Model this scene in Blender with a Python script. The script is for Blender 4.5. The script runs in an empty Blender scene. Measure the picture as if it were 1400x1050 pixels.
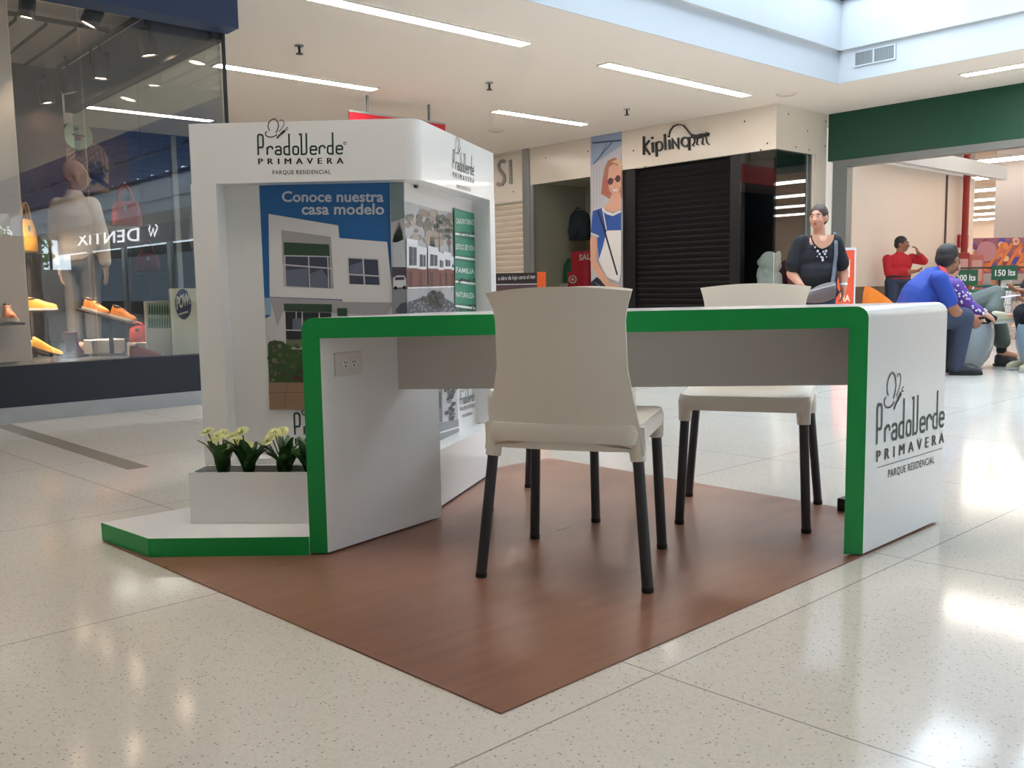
import bpy, math, random
import numpy as np
from mathutils import Matrix, Vector
random.seed(7)
S = bpy.context.scene
COL = S.collection

# ------------------------------------------------------------------ camera
F_PX, CX, CY, EYE = 1245.0, 700.0, 525.0, 0.82
def _n(v): return v/np.linalg.norm(v)
_a = _n(np.array([(2100-CX)/F_PX, (370-CY)/F_PX, 1.0]))
_b = _n(np.array([(-420-CX)/F_PX, (410-CY)/F_PX, 1.0]))
_z = _n(np.cross(_a, _b)); _z = -_z if _z[1] > 0 else _z
_s = _n(_a+_b); _s = _n(_s-_z*(_s@_z)); _d = _n(np.cross(_z, _s))
_A, _B = _n(_s-_d), _n(_s+_d)
if _A@_a < _B@_a: _A, _B = _B, _A
ROT = np.array([_A, _B, _z])            # camera axes (right, down, forward) -> world
HEAD = _n(np.array([ROT[0, 2], ROT[1, 2], 0]))
cam_d = bpy.data.cameras.new('camera'); cam = bpy.data.objects.new('camera', cam_d); COL.objects.link(cam)
cam_d.sensor_width = 36; cam_d.lens = F_PX/1400*36; cam_d.clip_end = 300
r_, d_, f_ = ROT[:, 0], ROT[:, 1], ROT[:, 2]
cam.matrix_world = Matrix(((r_[0], -d_[0], -f_[0], 0), (r_[1], -d_[1], -f_[1], 0), (r_[2], -d_[2], -f_[2], EYE), (0, 0, 0, 1)))
S.camera = cam

# ------------------------------------------------------------------ world, daylight, exposure
w = bpy.data.worlds.new('daylight'); S.world = w; w.use_nodes = True
bg = w.node_tree.nodes['Background']; bg.inputs[0].default_value = (0.72, 0.88, 1.0, 1); bg.inputs[1].default_value = 4.5
S.view_settings.view_transform = 'Standard'; S.view_settings.look = 'None'
S.view_settings.exposure = 0.74; S.view_settings.gamma = 1.0; S.view_settings.use_curve_mapping = False
def portal(name, loc, rot, sx, sy):
    l = bpy.data.lights.new(name, 'AREA'); l.shape = 'RECTANGLE'; l.size = sx; l.size_y = sy; l.cycles.is_portal = True
    o = bpy.data.objects.new(name, l); COL.objects.link(o); o.location = loc; o.rotation_euler = rot
portal('skylight_portal', (7.77, -12.6, 4.2), (0, 0, 0), 5.5, 36.8)
SLOT, DOWN, SPOT, STORE = 24.0, 150.0, 30.0, 9.0     # emission of the slot lights, downlights, track spots, supermarket strips

# ------------------------------------------------------------------ helpers: pixels to places
def ray(x, y): return ROT@np.array([(x-CX)/F_PX, (y-CY)/F_PX, 1.0])
EYEV = np.array([0, 0, EYE])
def P(x, y, z=0.0):
    r = ray(x, y); return r*((z-EYE)/r[2])+EYEV
def PXW(x, y, X):
    r = ray(x, y); return r*(X/r[0])+EYEV
def PYW(x, y, Y):
    r = ray(x, y); return r*(Y/r[1])+EYEV
def at(x, y, D):
    r = ray(x, y); return r*(D/(r@HEAD))+EYEV

# ------------------------------------------------------------------ helpers: materials
def lin(c): return tuple(((v/255)/12.92 if v/255 <= 0.04045 else ((v/255+0.055)/1.055)**2.4) for v in c)
def mat(name, rgb, rough=0.5, metal=0.0, spec=0.5, noise=0.0, scale=8.0, coat=0.0):
    m = bpy.data.materials.new(name); m.use_nodes = True; nt = m.node_tree; b = nt.nodes['Principled BSDF']
    c = lin(rgb); b.inputs['Base Color'].default_value = (*c, 1); b.inputs['Roughness'].default_value = rough
    b.inputs['Metallic'].default_value = metal; b.inputs['Specular IOR Level'].default_value = spec; b.inputs['Coat Weight'].default_value = coat
    if noise:
        g = nt.nodes.new('ShaderNodeNewGeometry'); t = nt.nodes.new('ShaderNodeTexNoise'); t.inputs['Scale'].default_value = scale; t.inputs['Detail'].default_value = 4
        r = nt.nodes.new('ShaderNodeValToRGB')
        r.color_ramp.elements[0].position = 0.3; r.color_ramp.elements[1].position = 0.7
        r.color_ramp.elements[0].color = (*[v*(1-noise) for v in c], 1); r.color_ramp.elements[1].color = (*[min(1, v*(1+noise)) for v in c], 1)
        nt.links.new(g.outputs['Position'], t.inputs['Vector']); nt.links.new(t.outputs['Fac'], r.inputs[0]); nt.links.new(r.outputs[0], b.inputs['Base Color'])
    return m
def emit(name, rgb, strength):
    m = bpy.data.materials.new(name); m.use_nodes = True; nt = m.node_tree; nt.nodes.clear()
    e = nt.nodes.new('ShaderNodeEmission'); o = nt.nodes.new('ShaderNodeOutputMaterial')
    e.inputs[0].default_value = (*lin(rgb), 1); e.inputs[1].default_value = strength; nt.links.new(e.outputs[0], o.inputs[0]); return m
def glass(name, tint=(235, 245, 242), base=0.05, gain=1.0, rough=0.0):
    m = bpy.data.materials.new(name); m.use_nodes = True; nt = m.node_tree; nt.nodes.clear()
    t = nt.nodes.new('ShaderNodeBsdfTransparent'); t.inputs[0].default_value = (*lin(tint), 1)
    g = nt.nodes.new('ShaderNodeBsdfGlossy'); g.inputs['Roughness'].default_value = rough
    ge = nt.nodes.new('ShaderNodeNewGeometry'); dt = nt.nodes.new('ShaderNodeVectorMath'); dt.operation = 'DOT_PRODUCT'; nt.links.new(ge.outputs['Normal'], dt.inputs[0]); nt.links.new(ge.outputs['Incoming'], dt.inputs[1])
    def mt(op, x, y=None, z=None):
        n = nt.nodes.new('ShaderNodeMath'); n.operation = op; n.use_clamp = True
        for q, v in enumerate((x, y, z)):
            if v is None: continue
            if hasattr(v, 'node'): nt.links.new(v, n.inputs[q])
            else: n.inputs[q].default_value = v
        return n.outputs[0]
    ma = mt('MULTIPLY_ADD', mt('POWER', mt('SUBTRACT', 1.0, mt('ABSOLUTE', dt.outputs['Value'])), 4.0), gain, base).node
    mx = nt.nodes.new('ShaderNodeMixShader'); o = nt.nodes.new('ShaderNodeOutputMaterial')
    nt.links.new(ma.outputs[0], mx.inputs[0]); nt.links.new(t.outputs[0], mx.inputs[1]); nt.links.new(g.outputs[0], mx.inputs[2]); nt.links.new(mx.outputs[0], o.inputs[0])
    return m

M = {}
def terrazzo():
    m = mat('terrazzo', (214, 205, 190), 0.105, spec=0.55); nt = m.node_tree; N = nt.nodes; L = nt.links; b = N['Principled BSDF']
    g = N.new('ShaderNodeNewGeometry'); sep = N.new('ShaderNodeSeparateXYZ'); L.new(g.outputs['Position'], sep.inputs[0])
    def math_(op, a, bb=None, c=None):
        n = N.new('ShaderNodeMath'); n.operation = op
        for i, v in enumerate((a, bb, c)):
            if v is None: continue
            if hasattr(v, 'node'): L.new(v, n.inputs[i])
            else: n.inputs[i].default_value = v
        return n.outputs[0]
    u = math_('MULTIPLY_ADD', sep.outputs[1], 0.075, sep.outputs[0])        # joints: distance to the nearest grid line
    def joint(v, off):
        q = math_('FRACT', math_('MULTIPLY', math_('SUBTRACT', v, off), 1/1.16))
        return math_('MULTIPLY', math_('MINIMUM', q, math_('SUBTRACT', 1.0, q)), 1.16)
    d = math_('MINIMUM', joint(u, 1.456+0.09), joint(sep.outputs[1], 1.185))
    jm = math_('LESS_THAN', d, 0.0022)
    v1 = N.new('ShaderNodeTexVoronoi'); v1.inputs['Scale'].default_value = 135; L.new(g.outputs['Position'], v1.inputs['Vector'])
    sc = N.new('ShaderNodeSeparateColor'); L.new(v1.outputs['Color'], sc.inputs[0])
    sp = math_('MULTIPLY', math_('LESS_THAN', v1.outputs['Distance'], 0.33), math_('GREATER_THAN', sc.outputs[0], 0.87))
    v2 = N.new('ShaderNodeTexVoronoi'); v2.inputs['Scale'].default_value = 190; L.new(g.outputs['Position'], v2.inputs['Vector'])
    sc2 = N.new('ShaderNodeSeparateColor'); L.new(v2.outputs['Color'], sc2.inputs[0])
    nz = N.new('ShaderNodeTexNoise'); nz.inputs['Scale'].default_value = 1.1; nz.inputs['Detail'].default_value = 3; L.new(g.outputs['Position'], nz.inputs['Vector'])
    r = N.new('ShaderNodeValToRGB'); r.color_ramp.elements[0].color = (*lin((213, 205, 194)), 1); r.color_ramp.elements[1].color = (*lin((226, 219, 209)), 1); L.new(nz.outputs['Fac'], r.inputs[0])
    def mix(f, a, col):
        n = N.new('ShaderNodeMix'); n.data_type = 'RGBA'; L.new(f, n.inputs[0]); L.new(a, n.inputs[6]); n.inputs[7].default_value = (*lin(col), 1); return n.outputs[2]
    c1 = mix(math_('MULTIPLY', math_('GREATER_THAN', sc2.outputs[0], 0.7), 0.35), r.outputs[0], (198, 191, 180))
    c2 = mix(math_('MULTIPLY', sp, 0.6), c1, (120, 106, 90)); c3 = mix(math_('MULTIPLY', jm, 0.6), c2, (96, 88, 78))
    L.new(c3, b.inputs['Base Color']); return m
def wood_laminate():
    m = mat('wood_laminate', (110, 72, 54), 0.36, spec=0.35); nt = m.node_tree; N = nt.nodes; L = nt.links; b = N['Principled BSDF']
    g = N.new('ShaderNodeNewGeometry'); mp = N.new('ShaderNodeMapping'); mp.inputs['Scale'].default_value = (2.2, 16, 1); L.new(g.outputs['Position'], mp.inputs[0])
    n1 = N.new('ShaderNodeTexNoise'); n1.inputs['Scale'].default_value = 1.6; n1.inputs['Detail'].default_value = 7; L.new(mp.outputs[0], n1.inputs['Vector'])
    n2 = N.new('ShaderNodeTexNoise'); n2.inputs['Scale'].default_value = 2.2; n2.inputs['Detail'].default_value = 2; L.new(g.outputs['Position'], n2.inputs['Vector'])
    ad = N.new('ShaderNodeMath'); ad.operation = 'MULTIPLY_ADD'; ad.inputs[1].default_value = 0.5; L.new(n1.outputs['Fac'], ad.inputs[0])
    hf = N.new('ShaderNodeMath'); hf.operation = 'MULTIPLY'; hf.inputs[1].default_value = 0.5; L.new(n2.outputs['Fac'], hf.inputs[0]); L.new(hf.outputs[0], ad.inputs[2])
    r = N.new('ShaderNodeValToRGB'); e = r.color_ramp.elements; e[0].position = 0.33; e[1].position = 0.68
    e[0].color = (*lin((124, 86, 70)), 1); e[1].color = (*lin((158, 116, 96)), 1); L.new(ad.outputs[0], r.inputs[0]); L.new(r.outputs[0], b.inputs['Base Color'])
    rr = N.new('ShaderNodeMapRange'); rr.inputs[3].default_value = 0.22; rr.inputs[4].default_value = 0.42; L.new(n1.outputs['Fac'], rr.inputs[0]); L.new(rr.outputs[0], b.inputs['Roughness'])
    return m
def add(k, *a, **kw): M[k] = mat(k, *a, **kw)
M['terrazzo'] = terrazzo(); M['rug'] = wood_laminate()
add('ceiling', (232, 226, 219), 0.8); add('well_white', (204, 208, 212), 0.7); add('kerb', (168, 172, 176), 0.5, noise=.06); add('floor_band', (150, 140, 126), .2)
add('navy', (30, 35, 48), 0.35); add('navy_fascia', (36, 58, 96), 0.4); add('store_white', (236, 224, 214), 0.6); add('store_brown', (74, 54, 48), 0.5)
add('black_metal', (22, 22, 24), 0.4); add('dark_frame', (40, 44, 48), 0.4); add('steel', (170, 172, 172), 0.3, metal=.6); add('cream_panel', (226, 216, 204), 0.22)
add('kiosk_white', (240, 240, 240), 0.22, coat=.2); add('kiosk_green', (6, 156, 74), 0.35); add('grey_panel', (206, 204, 200), 0.5); add('plastic_white', (240, 234, 224), 0.38)
add('leg_grey', (62, 62, 66), 0.42, metal=.3); add('rubber', (24, 24, 25), .7); add('socket_plate', (222, 218, 212), .35); add('dark', (16, 16, 18), .6)
add('logo_green', (40, 66, 60), .5); add('logo_dark', (58, 46, 50), .5); add('leaf', (50, 92, 42), .45, noise=.3, scale=30); add('petal', (232, 234, 170), .6); add('petal_core', (188, 186, 70), .6); add('soil', (60, 50, 42), .9)
add('beige_wall', (222, 206, 192), .6); add('brown_kick', (98, 82, 70), .5); add('black_shutter', (11, 11, 13), .6, spec=.2); add('shutter_beige', (208, 196, 178), .5); add('green_fascia', (4, 68, 48), .5)
add('dark_inside', (30, 30, 34), .6); add('grey_fascia', (120, 122, 122), .4); add('store_ceiling', (176, 158, 142), .8); add('red_paint', (150, 40, 36), .5); add('red_sign', (190, 28, 48), .4); add('pillar_grey', (176, 170, 170), .6)
M['glass'] = glass('clear_glass', (244, 244, 243), base=.08, gain=.9); M['dark_glass'] = glass('dark_glass', (226, 230, 230), base=.10, gain=.9); M['clean_glass'] = glass('thin_glass', (236, 242, 240), base=.03, gain=.8)
M['slot'] = emit('slot_light', (255, 247, 238), SLOT); M['downlight'] = emit('downlight', (255, 240, 222), DOWN); M['spot'] = emit('spot_lens', (255, 222, 190), SPOT); M['store_strip'] = emit('store_strip', (255, 244, 230), STORE)
M['letter_glow'] = emit('letter_glow', (240, 240, 245), 5.0); M['blue_glow'] = emit('blue_glow', (70, 80, 235), 2.0)
def pal(name, rgb, rough=.5):
    k = 'c_%s' % name
    if k not in M: M[k] = mat(k, rgb, rough)
    return k

# ------------------------------------------------------------------ helpers: meshes
def origin_of(o):
    m = Matrix.Identity(4)
    while o is not None:
        m = Matrix.LocRotScale(o.location, o.rotation_euler, o.scale) @ m; o = o.parent
    return m
class MB:
    def __init__(s): s.v = []; s.f = []; s.m = []; s.mats = []
    def mi(s, k):
        if k not in s.mats: s.mats.append(k)
        return s.mats.index(k)
    def face(s, pts, k):
        b = len(s.v); s.v += [tuple(map(float, p)) for p in pts]; s.f.append(tuple(range(b, b+len(pts)))); s.m.append(s.mi(k))
    def mesh(s, vs, fs, k):
        b = len(s.v); s.v += [tuple(map(float, p)) for p in vs]; i = s.mi(k)
        for f in fs: s.f.append(tuple(b+j for j in f)); s.m.append(i)
    def box(s, lo, hi, k):
        x0, y0, z0 = lo; x1, y1, z1 = hi
        s.mesh([(x0, y0, z0), (x1, y0, z0), (x1, y1, z0), (x0, y1, z0), (x0, y0, z1), (x1, y0, z1), (x1, y1, z1), (x0, y1, z1)],
               [(0, 3, 2, 1), (4, 5, 6, 7), (0, 1, 5, 4), (1, 2, 6, 5), (2, 3, 7, 6), (3, 0, 4, 7)], k)
    def obox(s, c, u, v, w_, k):      # oriented box: centre and three half-axis vectors
        c, u, v, w_ = map(np.array, (c, u, v, w_))
        vs = [c+a*u+b*v+d*w_ for d in (-1, 1) for a, b in ((-1, -1), (1, -1), (1, 1), (-1, 1))]
        s.mesh(vs, [(0, 3, 2, 1), (4, 5, 6, 7), (0, 1, 5, 4), (1, 2, 6, 5), (2, 3, 7, 6), (3, 0, 4, 7)], k)
    def prism(s, poly, z0, z1, k, kt=None, kb=None):
        n = len(poly); b = [(p[0], p[1], z0) for p in poly]; t = [(p[0], p[1], z1) for p in poly]
        s.mesh(b+t, [(i, (i+1) % n, n+(i+1) % n, n+i) for i in range(n)], k)
        s.face(t, kt or k); s.face(b[::-1], kb or k)
    def loft(s, rings, k, cap=True, closed=True):
        n = len(rings[0]); vs = [p for r in rings for p in r]; fs = []
        for i in range(len(rings)-1):
            for j in range(n if closed else n-1):
                a, b = i*n+j, i*n+(j+1) % n; fs.append((a, b, b+n, a+n))
        if cap: fs.append(tuple(range(n))[::-1]); fs.append(tuple((len(rings)-1)*n+j for j in range(n)))
        s.mesh(vs, fs, k)
    def tube(s, path, r, k, n=10, cap=True):
        path = [np.array(p, float) for p in path]; rs = r if isinstance(r, (list, tuple)) else [r]*len(path); rings = []; ref = None
        for i, p in enumerate(path):
            t = _n((path[min(i+1, len(path)-1)]-path[max(i-1, 0)])+1e-9)
            if ref is None: ref = np.array([0, 0, 1.0]) if abs(t[2]) < .9 else np.array([1.0, 0, 0])
            u = _n(np.cross(ref, t)); v = np.cross(t, u); ref = v
            rings.append([p+rs[i]*(math.cos(a)*u+math.sin(a)*v) for a in [2*math.pi*j/n for j in range(n)]])
        s.loft(rings, k, cap)
    def lathe(s, prof, c, k, n=24, axis=(0, 0, 1)):
        ax = _n(np.array(axis, float)); ref = np.array([1.0, 0, 0]) if abs(ax[0]) < .9 else np.array([0, 1.0, 0]); u = _n(np.cross(ref, ax)); v = np.cross(ax, u); c = np.array(c, float)
        s.loft([[c+ax*h+max(r, 1e-4)*(math.cos(2*math.pi*j/n)*u+math.sin(2*math.pi*j/n)*v) for j in range(n)] for r, h in prof], k)
    def ell(s, c, r, k, n=12, R=None):
        c = np.array(c, float); vs = []; fs = []; h = n//2
        for i in range(h+1):
            for j in range(n):
                th = math.pi*i/h; ph = 2*math.pi*j/n; p = np.array([r[0]*math.sin(th)*math.cos(ph), r[1]*math.sin(th)*math.sin(ph), -r[2]*math.cos(th)])
                if i in (0, h): p = np.array([r[0]*.02*math.cos(ph), r[1]*.02*math.sin(ph), -r[2]*math.cos(th)])
                if R is not None: p = R@p
                vs.append(c+p)
        for i in range(h):
            for j in range(n): a, b = i*n+j, i*n+(j+1) % n; fs.append((a, b, b+n, a+n))
        fs.append(tuple(range(n))[::-1]); fs.append(tuple(h*n+j for j in range(n)))
        s.mesh(vs, fs, k)
    def build(s, name, parent=None, local=False, smooth=False, bevel=0, label=None, seg=2):
        v = np.array(s.v); o = bpy.data.objects.new(name, None) if False else None
        if parent is not None:
            if not local:
                inv = np.array(origin_of(parent).inverted()); v = v@inv[:3, :3].T+inv[:3, 3]
            loc = (0, 0, 0)
        else:
            loc = (0, 0, 0) if local else ((v[:, 0].min()+v[:, 0].max())/2, (v[:, 1].min()+v[:, 1].max())/2, v[:, 2].min()); v = v-np.array(loc)
        me = bpy.data.meshes.new(name); me.from_pydata([tuple(p) for p in v], [], s.f)
        for k in s.mats: me.materials.append(M[k])
        me.polygons.foreach_set('material_index', s.m)
        if smooth:
            me.polygons.foreach_set('use_smooth', [True]*len(me.polygons)); me.set_sharp_from_angle(angle=math.radians(smooth if smooth is not True else 40))
        me.update(); o = bpy.data.objects.new(name, me); COL.objects.link(o); o.location = loc
        if parent is not None: o.parent = parent
        if bevel:
            bm = o.modifiers.new('bevel', 'BEVEL'); bm.width = bevel; bm.segments = seg; bm.limit_method = 'ANGLE'
        if label: o['label'] = label
        return o
def tag(o, label, cat, group=None, kind=None):
    o['label'] = label; o['category'] = cat
    if group: o['group'] = group
    if kind: o['kind'] = kind
    return o
def thing(name, label, cat, loc=(0, 0, 0), rz=0, group=None):
    o = bpy.data.objects.new(name, None); COL.objects.link(o); o.empty_display_size = .1; o.location = tuple(map(float, loc)); o.rotation_euler = (0, 0, rz); return tag(o, label, cat, group)
def struct(mb, name, parent=None, **kw):
    o = mb.build(name, parent, **kw)
    if parent is None: o['kind'] = 'structure'
    return o
def boxes(name, mat_, *bs, **kw):
    m = MB()
    for lo, hi in bs: m.box(lo, hi, mat_)
    return struct(m, name, **kw)
def copy_tree(o, parent=None):
    c = o.copy(); COL.objects.link(c); c.parent = parent
    for ch in list(o.children): copy_tree(ch, c)
    return c

# ------------------------------------------------------------------ helpers: flat artwork on real surfaces
_tx = {}
def text_mesh(t, bold=0.0, space=1.0):
    key = (t, bold, space)
    if key not in _tx:
        cu = bpy.data.curves.new('lettering', 'FONT'); cu.body = t; cu.size = 1.0; cu.offset = bold; cu.space_character = space; cu.resolution_u = 3; cu.fill_mode = 'FRONT'
        o = bpy.data.objects.new('lettering', cu); COL.objects.link(o); dg = bpy.context.evaluated_depsgraph_get(); me = bpy.data.meshes.new_from_object(o.evaluated_get(dg))
        _tx[key] = (np.array([tuple(v.co) for v in me.vertices]), [tuple(p.vertices) for p in me.polygons])
        bpy.data.objects.remove(o); bpy.data.curves.remove(cu); bpy.data.meshes.remove(me)
    return _tx[key]
class Art:
    """flat artwork on a plane through point o with unit axes u (rightwards) and v (up); n faces the viewer"""
    def __init__(s, o, u, v, gap=.0006, mb=None):
        s.o = np.array(o, float); s.u = _n(np.array(u, float)); s.v = _n(np.array(v, float)); s.n = np.cross(s.u, s.v); s.gap = gap; s.mb = mb or MB(); s.lift = 0
    def px(s, x, y):
        r = ray(x, y); t = (s.o-EYEV)@s.n/(r@s.n); q = r*t+EYEV-s.o; return np.array([q@s.u, q@s.v])
    def p3(s, ab, layer): return s.o+s.u*ab[0]+s.v*ab[1]+s.n*(s.gap*(layer+s.lift))
    def poly(s, pts, k, layer=1, view=None):
        """view=(ox,oy,scale): points are read off a crop of the photograph; otherwise plane metres"""
        if view: pts = [s.px(view[0]+x/view[2], view[1]+y/view[2]) for x, y in pts]
        s.mb.face([s.p3(p, layer) for p in pts], k)
    def rect(s, x0, y0, x1, y1, k, layer=1, view=None): s.poly([(x0, y0), (x1, y0), (x1, y1), (x0, y1)], k, layer, view)
    def disc(s, c, r, k, layer=1, view=None, n=24, ry=None):
        if view:
            c0 = s.px(view[0]+c[0]/view[2], view[1]+c[1]/view[2]); c1 = s.px(view[0]+(c[0]+r)/view[2], view[1]+c[1]/view[2]); c2 = s.px(view[0]+c[0]/view[2], view[1]+(c[1]+(ry or r))/view[2]); c, r, ry = c0, np.linalg.norm(c1-c0), np.linalg.norm(c2-c0)
        s.poly([(c[0]+r*math.cos(a), c[1]+(ry or r)*math.sin(a)) for a in [2*math.pi*i/n for i in range(n)]], k, layer)
    def stroke(s, pts, w_, k, layer=1, view=None, depth=0):
        if view: pts = [s.px(view[0]+x/view[2], view[1]+y/view[2]) for x, y in pts]
        pts = [np.array(p, float) for p in pts]; L_, R_ = [], []
        for i, p in enumerate(pts):
            a = _n(p-pts[i-1]) if i else None; b = _n(pts[i+1]-p) if i < len(pts)-1 else None
            if a is None: a = b
            if b is None: b = a
            t = _n(a+b+1e-9); nn = np.array([-t[1], t[0]]); h = w_/2/max(.5, abs(t@a)); L_.append(p+nn*h); R_.append(p-nn*h)
        for i in range(len(pts)-1):
            q = [L_[i], R_[i], R_[i+1], L_[i+1]]
            if depth:
                lo = [s.p3(p, layer) for p in q]; hi = [p+s.n*depth for p in lo]; s.mb.mesh(lo+hi, [(3, 2, 1, 0), (4, 5, 6, 7), (0, 1, 5, 4), (1, 2, 6, 5), (2, 3, 7, 6), (3, 0, 4, 7)], k)
            else: s.mb.face([s.p3(p, layer) for p in q], k)
    def text(s, t, bl, br, top, k, layer=1, bold=.0, space=1.0, view=None, mirror=False):
        """lettering whose baseline runs from bl to br and whose height reaches top above bl (all crop or plane points)"""
        if view: bl, br, top = [s.px(view[0]+p[0]/view[2], view[1]+p[1]/view[2]) for p in (bl, br, top)]
        bl, br, top = map(np.array, (bl, br, top)); vs, fs = text_mesh(t, bold, space); x0, x1 = vs[:, 0].min(), vs[:, 0].max(); h = 0.7
        s.mb.mesh([s.p3(bl+(br-bl)*((p[0]-x0)/(x1-x0))+(top-bl)*(p[1]/h), layer) for p in vs], fs, k)

def arc(cx, cy, rx, ry, a0, a1, n=8): return [(cx+rx*math.cos(math.radians(a0+(a1-a0)*i/n)), cy+ry*math.sin(math.radians(a0+(a1-a0)*i/n))) for i in range(n+1)]
def rr(x0, y0, x1, y1, r):   # closed rounded rectangle path, y downwards
    return arc(x0+r, y0+r, r, r, 180, 270, 3)+arc(x1-r, y0+r, r, r, 270, 360, 3)+arc(x1-r, y1-r, r, r, 0, 90, 3)+arc(x0+r, y1-r, r, r, 90, 180, 3)+[(x0, y0+r)]
def logo(art, bl, br, top, layer=1, line=True, reg=True, view=None):
    """the developer's logo; bl/br: baseline ends of the long word, top: top of its first letter"""
    if view: bl, br, top = [art.px(view[0]+p[0]/view[2], view[1]+p[1]/view[2]) for p in (bl, br, top)]
    bl, br, top = map(np.array, (bl, br, top))
    def T(p): return bl+(br-bl)*((p[0]-120)/1085)+(top-bl)*((578-p[1])/258)
    wd = np.linalg.norm(br-bl)/1085
    def st(pts, k='logo_green', w_=22): art.stroke([T(p) for p in pts], wd*w_, k, layer)
    st([(124, 580), (124, 345), (132, 322), (155, 318), (182, 326), (190, 350), (190, 455), (180, 480), (130, 482)])
    st([(240, 578), (240, 480)]); st([(240, 500), (262, 476), (290, 472), (308, 486), (310, 510)])
    st([(345, 490), (365, 474), (400, 474), (416, 490), (416, 576)]); st([(416, 520), (365, 520), (346, 535), (346, 560), (365, 574), (416, 574)])
    st([(522, 310), (522, 576), (475, 574), (456, 556), (456, 492), (475, 474), (522, 474)])
    st(rr(570, 474, 638, 574, 24)); st([(648, 320), (678, 320), (678, 574), (725, 572), (742, 552), (742, 306)])
    e = [(0, 520), (76, 520), (76, 492), (60, 474), (18, 474), (0, 492), (0, 556), (18, 574), (60, 574), (76, 560)]
    st([(x+792, y) for x, y in e]); st([(905, 575), (905, 480)]); st([(905, 496), (926, 472), (955, 468), (972, 482), (974, 505)])
    st([(1076, 300), (1076, 572), (1030, 570), (1010, 552), (1010, 488), (1030, 470), (1076, 470)]); st([(x+1122, y-4) for x, y in e])
    if reg: st(arc(1230, 440, 15, 15, 0, 360, 8), 'logo_dark', 8)
    bw = 13
    st([(278, 272), (262, 240), (258, 205), (272, 165), (300, 135), (335, 119), (368, 140), (388, 175), (392, 215), (378, 260), (355, 298)], 'logo_dark', bw)
    st([(245, 276), (224, 295), (222, 318), (240, 340), (270, 351), (310, 350), (345, 338), (370, 318)], 'logo_dark', bw)
    st([(404, 156), (420, 138), (442, 136), (460, 152), (463, 180), (452, 215), (425, 255), (395, 285)], 'logo_dark', 9)
    st([(366, 370), (400, 330), (440, 300)], 'logo_dark', 20); st([(420, 312), (474, 268)], 'logo_dark', 30); st([(482, 262), (484, 244), (512, 226)], 'logo_dark', 8); st([(486, 258), (515, 258)], 'logo_dark', 8)
    for dx in (0, 9): art.text('PRIMAVERA', T((120+dx, 698)), T((1203+dx, 698)), T((120+dx, 622)), 'logo_dark', layer+dx*.02, space=1.9)
    art.text('PARQUE RESIDENCIAL', T((300, 828)), T((1045, 828)), T((300, 776)), 'logo_dark', layer, bold=.008, space=1.15)
    if line: art.stroke([T((130, 738)), T((1190, 738))], wd*4, 'logo_dark', layer)
Z = (0, 0, 1)

# ================================================================== THE SETTING
CEIL = 3.2
WX0, WX1, WY1 = 5.0, 10.54, 5.80                      # the skylight well
boxes('floor', 'terrazzo', ((-7, -31, -.1), (46, 22, 0)))
m = MB(); m.mesh([(1.345, 6.42, 0), (1.445, 6.42, 0), (1.545, 4.32, 0), (1.445, 4.32, 0), (1.345, 6.42, .001), (1.445, 6.42, .001), (1.545, 4.32, .001), (1.445, 4.32, .001)],
                 [(0, 1, 2, 3), (7, 6, 5, 4), (0, 4, 5, 1), (1, 5, 6, 2), (2, 6, 7, 3), (3, 7, 4, 0)], 'floor_band'); struct(m, 'trim_1')
boxes('ceiling', 'ceiling', ((-7, WY1, CEIL), (11.0, 14.0, CEIL+.1)), ((WX1, -31, CEIL), (12.32, WY1, CEIL+.1)), ((11.0, WY1, CEIL), (12.32, 6.93, CEIL+.1)), ((-7, -31, CEIL), (WX0, WY1, CEIL+.1)))
boxes('trim_2', 'well_white', ((WX0, WY1-.02, CEIL), (WX1, WY1-.001, 3.57)), ((WX1-.02, -31, CEIL), (WX1-.001, WY1-.02, 3.57)), ((WX0+.001, -31, CEIL), (WX0+.02, WY1-.02, 3.57)),
      ((WX0, WY1-.07, 3.57), (WX1+.1, WY1+.1, 4.14)), ((WX1-.07, -31, 3.57), (WX1+.1, WY1, 4.14)), ((WX0-.1, -31, 3.57), (WX0+.06, WY1+.1, 4.14)))
m = MB(); m.box((WX0-.1, WY1-.12, 4.14), (WX1+.1, WY1+.1, 4.26), 'navy'); m.box((WX1-.12, -31, 4.14), (WX1+.1, WY1, 4.26), 'navy'); m.box((WX0-.1, -31, 4.14), (WX0+.12, WY1, 4.26), 'navy')
for i in range(31): m.box((WX0, 4.6-i*1.15, 4.2), (WX1, 4.68-i*1.15, 4.85), 'navy_fascia')
for x in (6.85, 8.7): m.box((x, -31, 4.2), (x+.07, WY1, 4.28), 'navy')
struct(m, 'trim_3')
boxes('wall_west', 'cream_panel', ((-7.1, -31, 0), (-7, 14, CEIL)))
# south end: low wall, tall transom windows with daylight and trees beyond
boxes('wall_south', 'cream_panel', ((-7, -31.1, 0), (46, -31, 1.9)), ((-7, -31.1, 3.75), (13, -31, 4.3)), ((-7, -31.1, 1.9), (4, -31, 3.75)))
m = MB()
for x in (4, 6, 8, 10, 12): m.box((x-.05, -31.1, 1.9), (x+.05, -31, 3.75), 'navy')
struct(m, 'window_1')
# north end: shop front under a slate-blue fascia
boxes('wall_north', 'navy_fascia', ((-7, 14, 2.45), (11.1, 14.1, CEIL))); boxes('trim_4', 'dark_inside', ((-7, 14.02, 0), (11.1, 14.1, 2.45)))
boxes('trim_5', 'steel', *[((x, 13.96, 0), (x+.08, 14.02, CEIL-.02)) for x in (5.6, 7.3, 9.0)])

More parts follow.
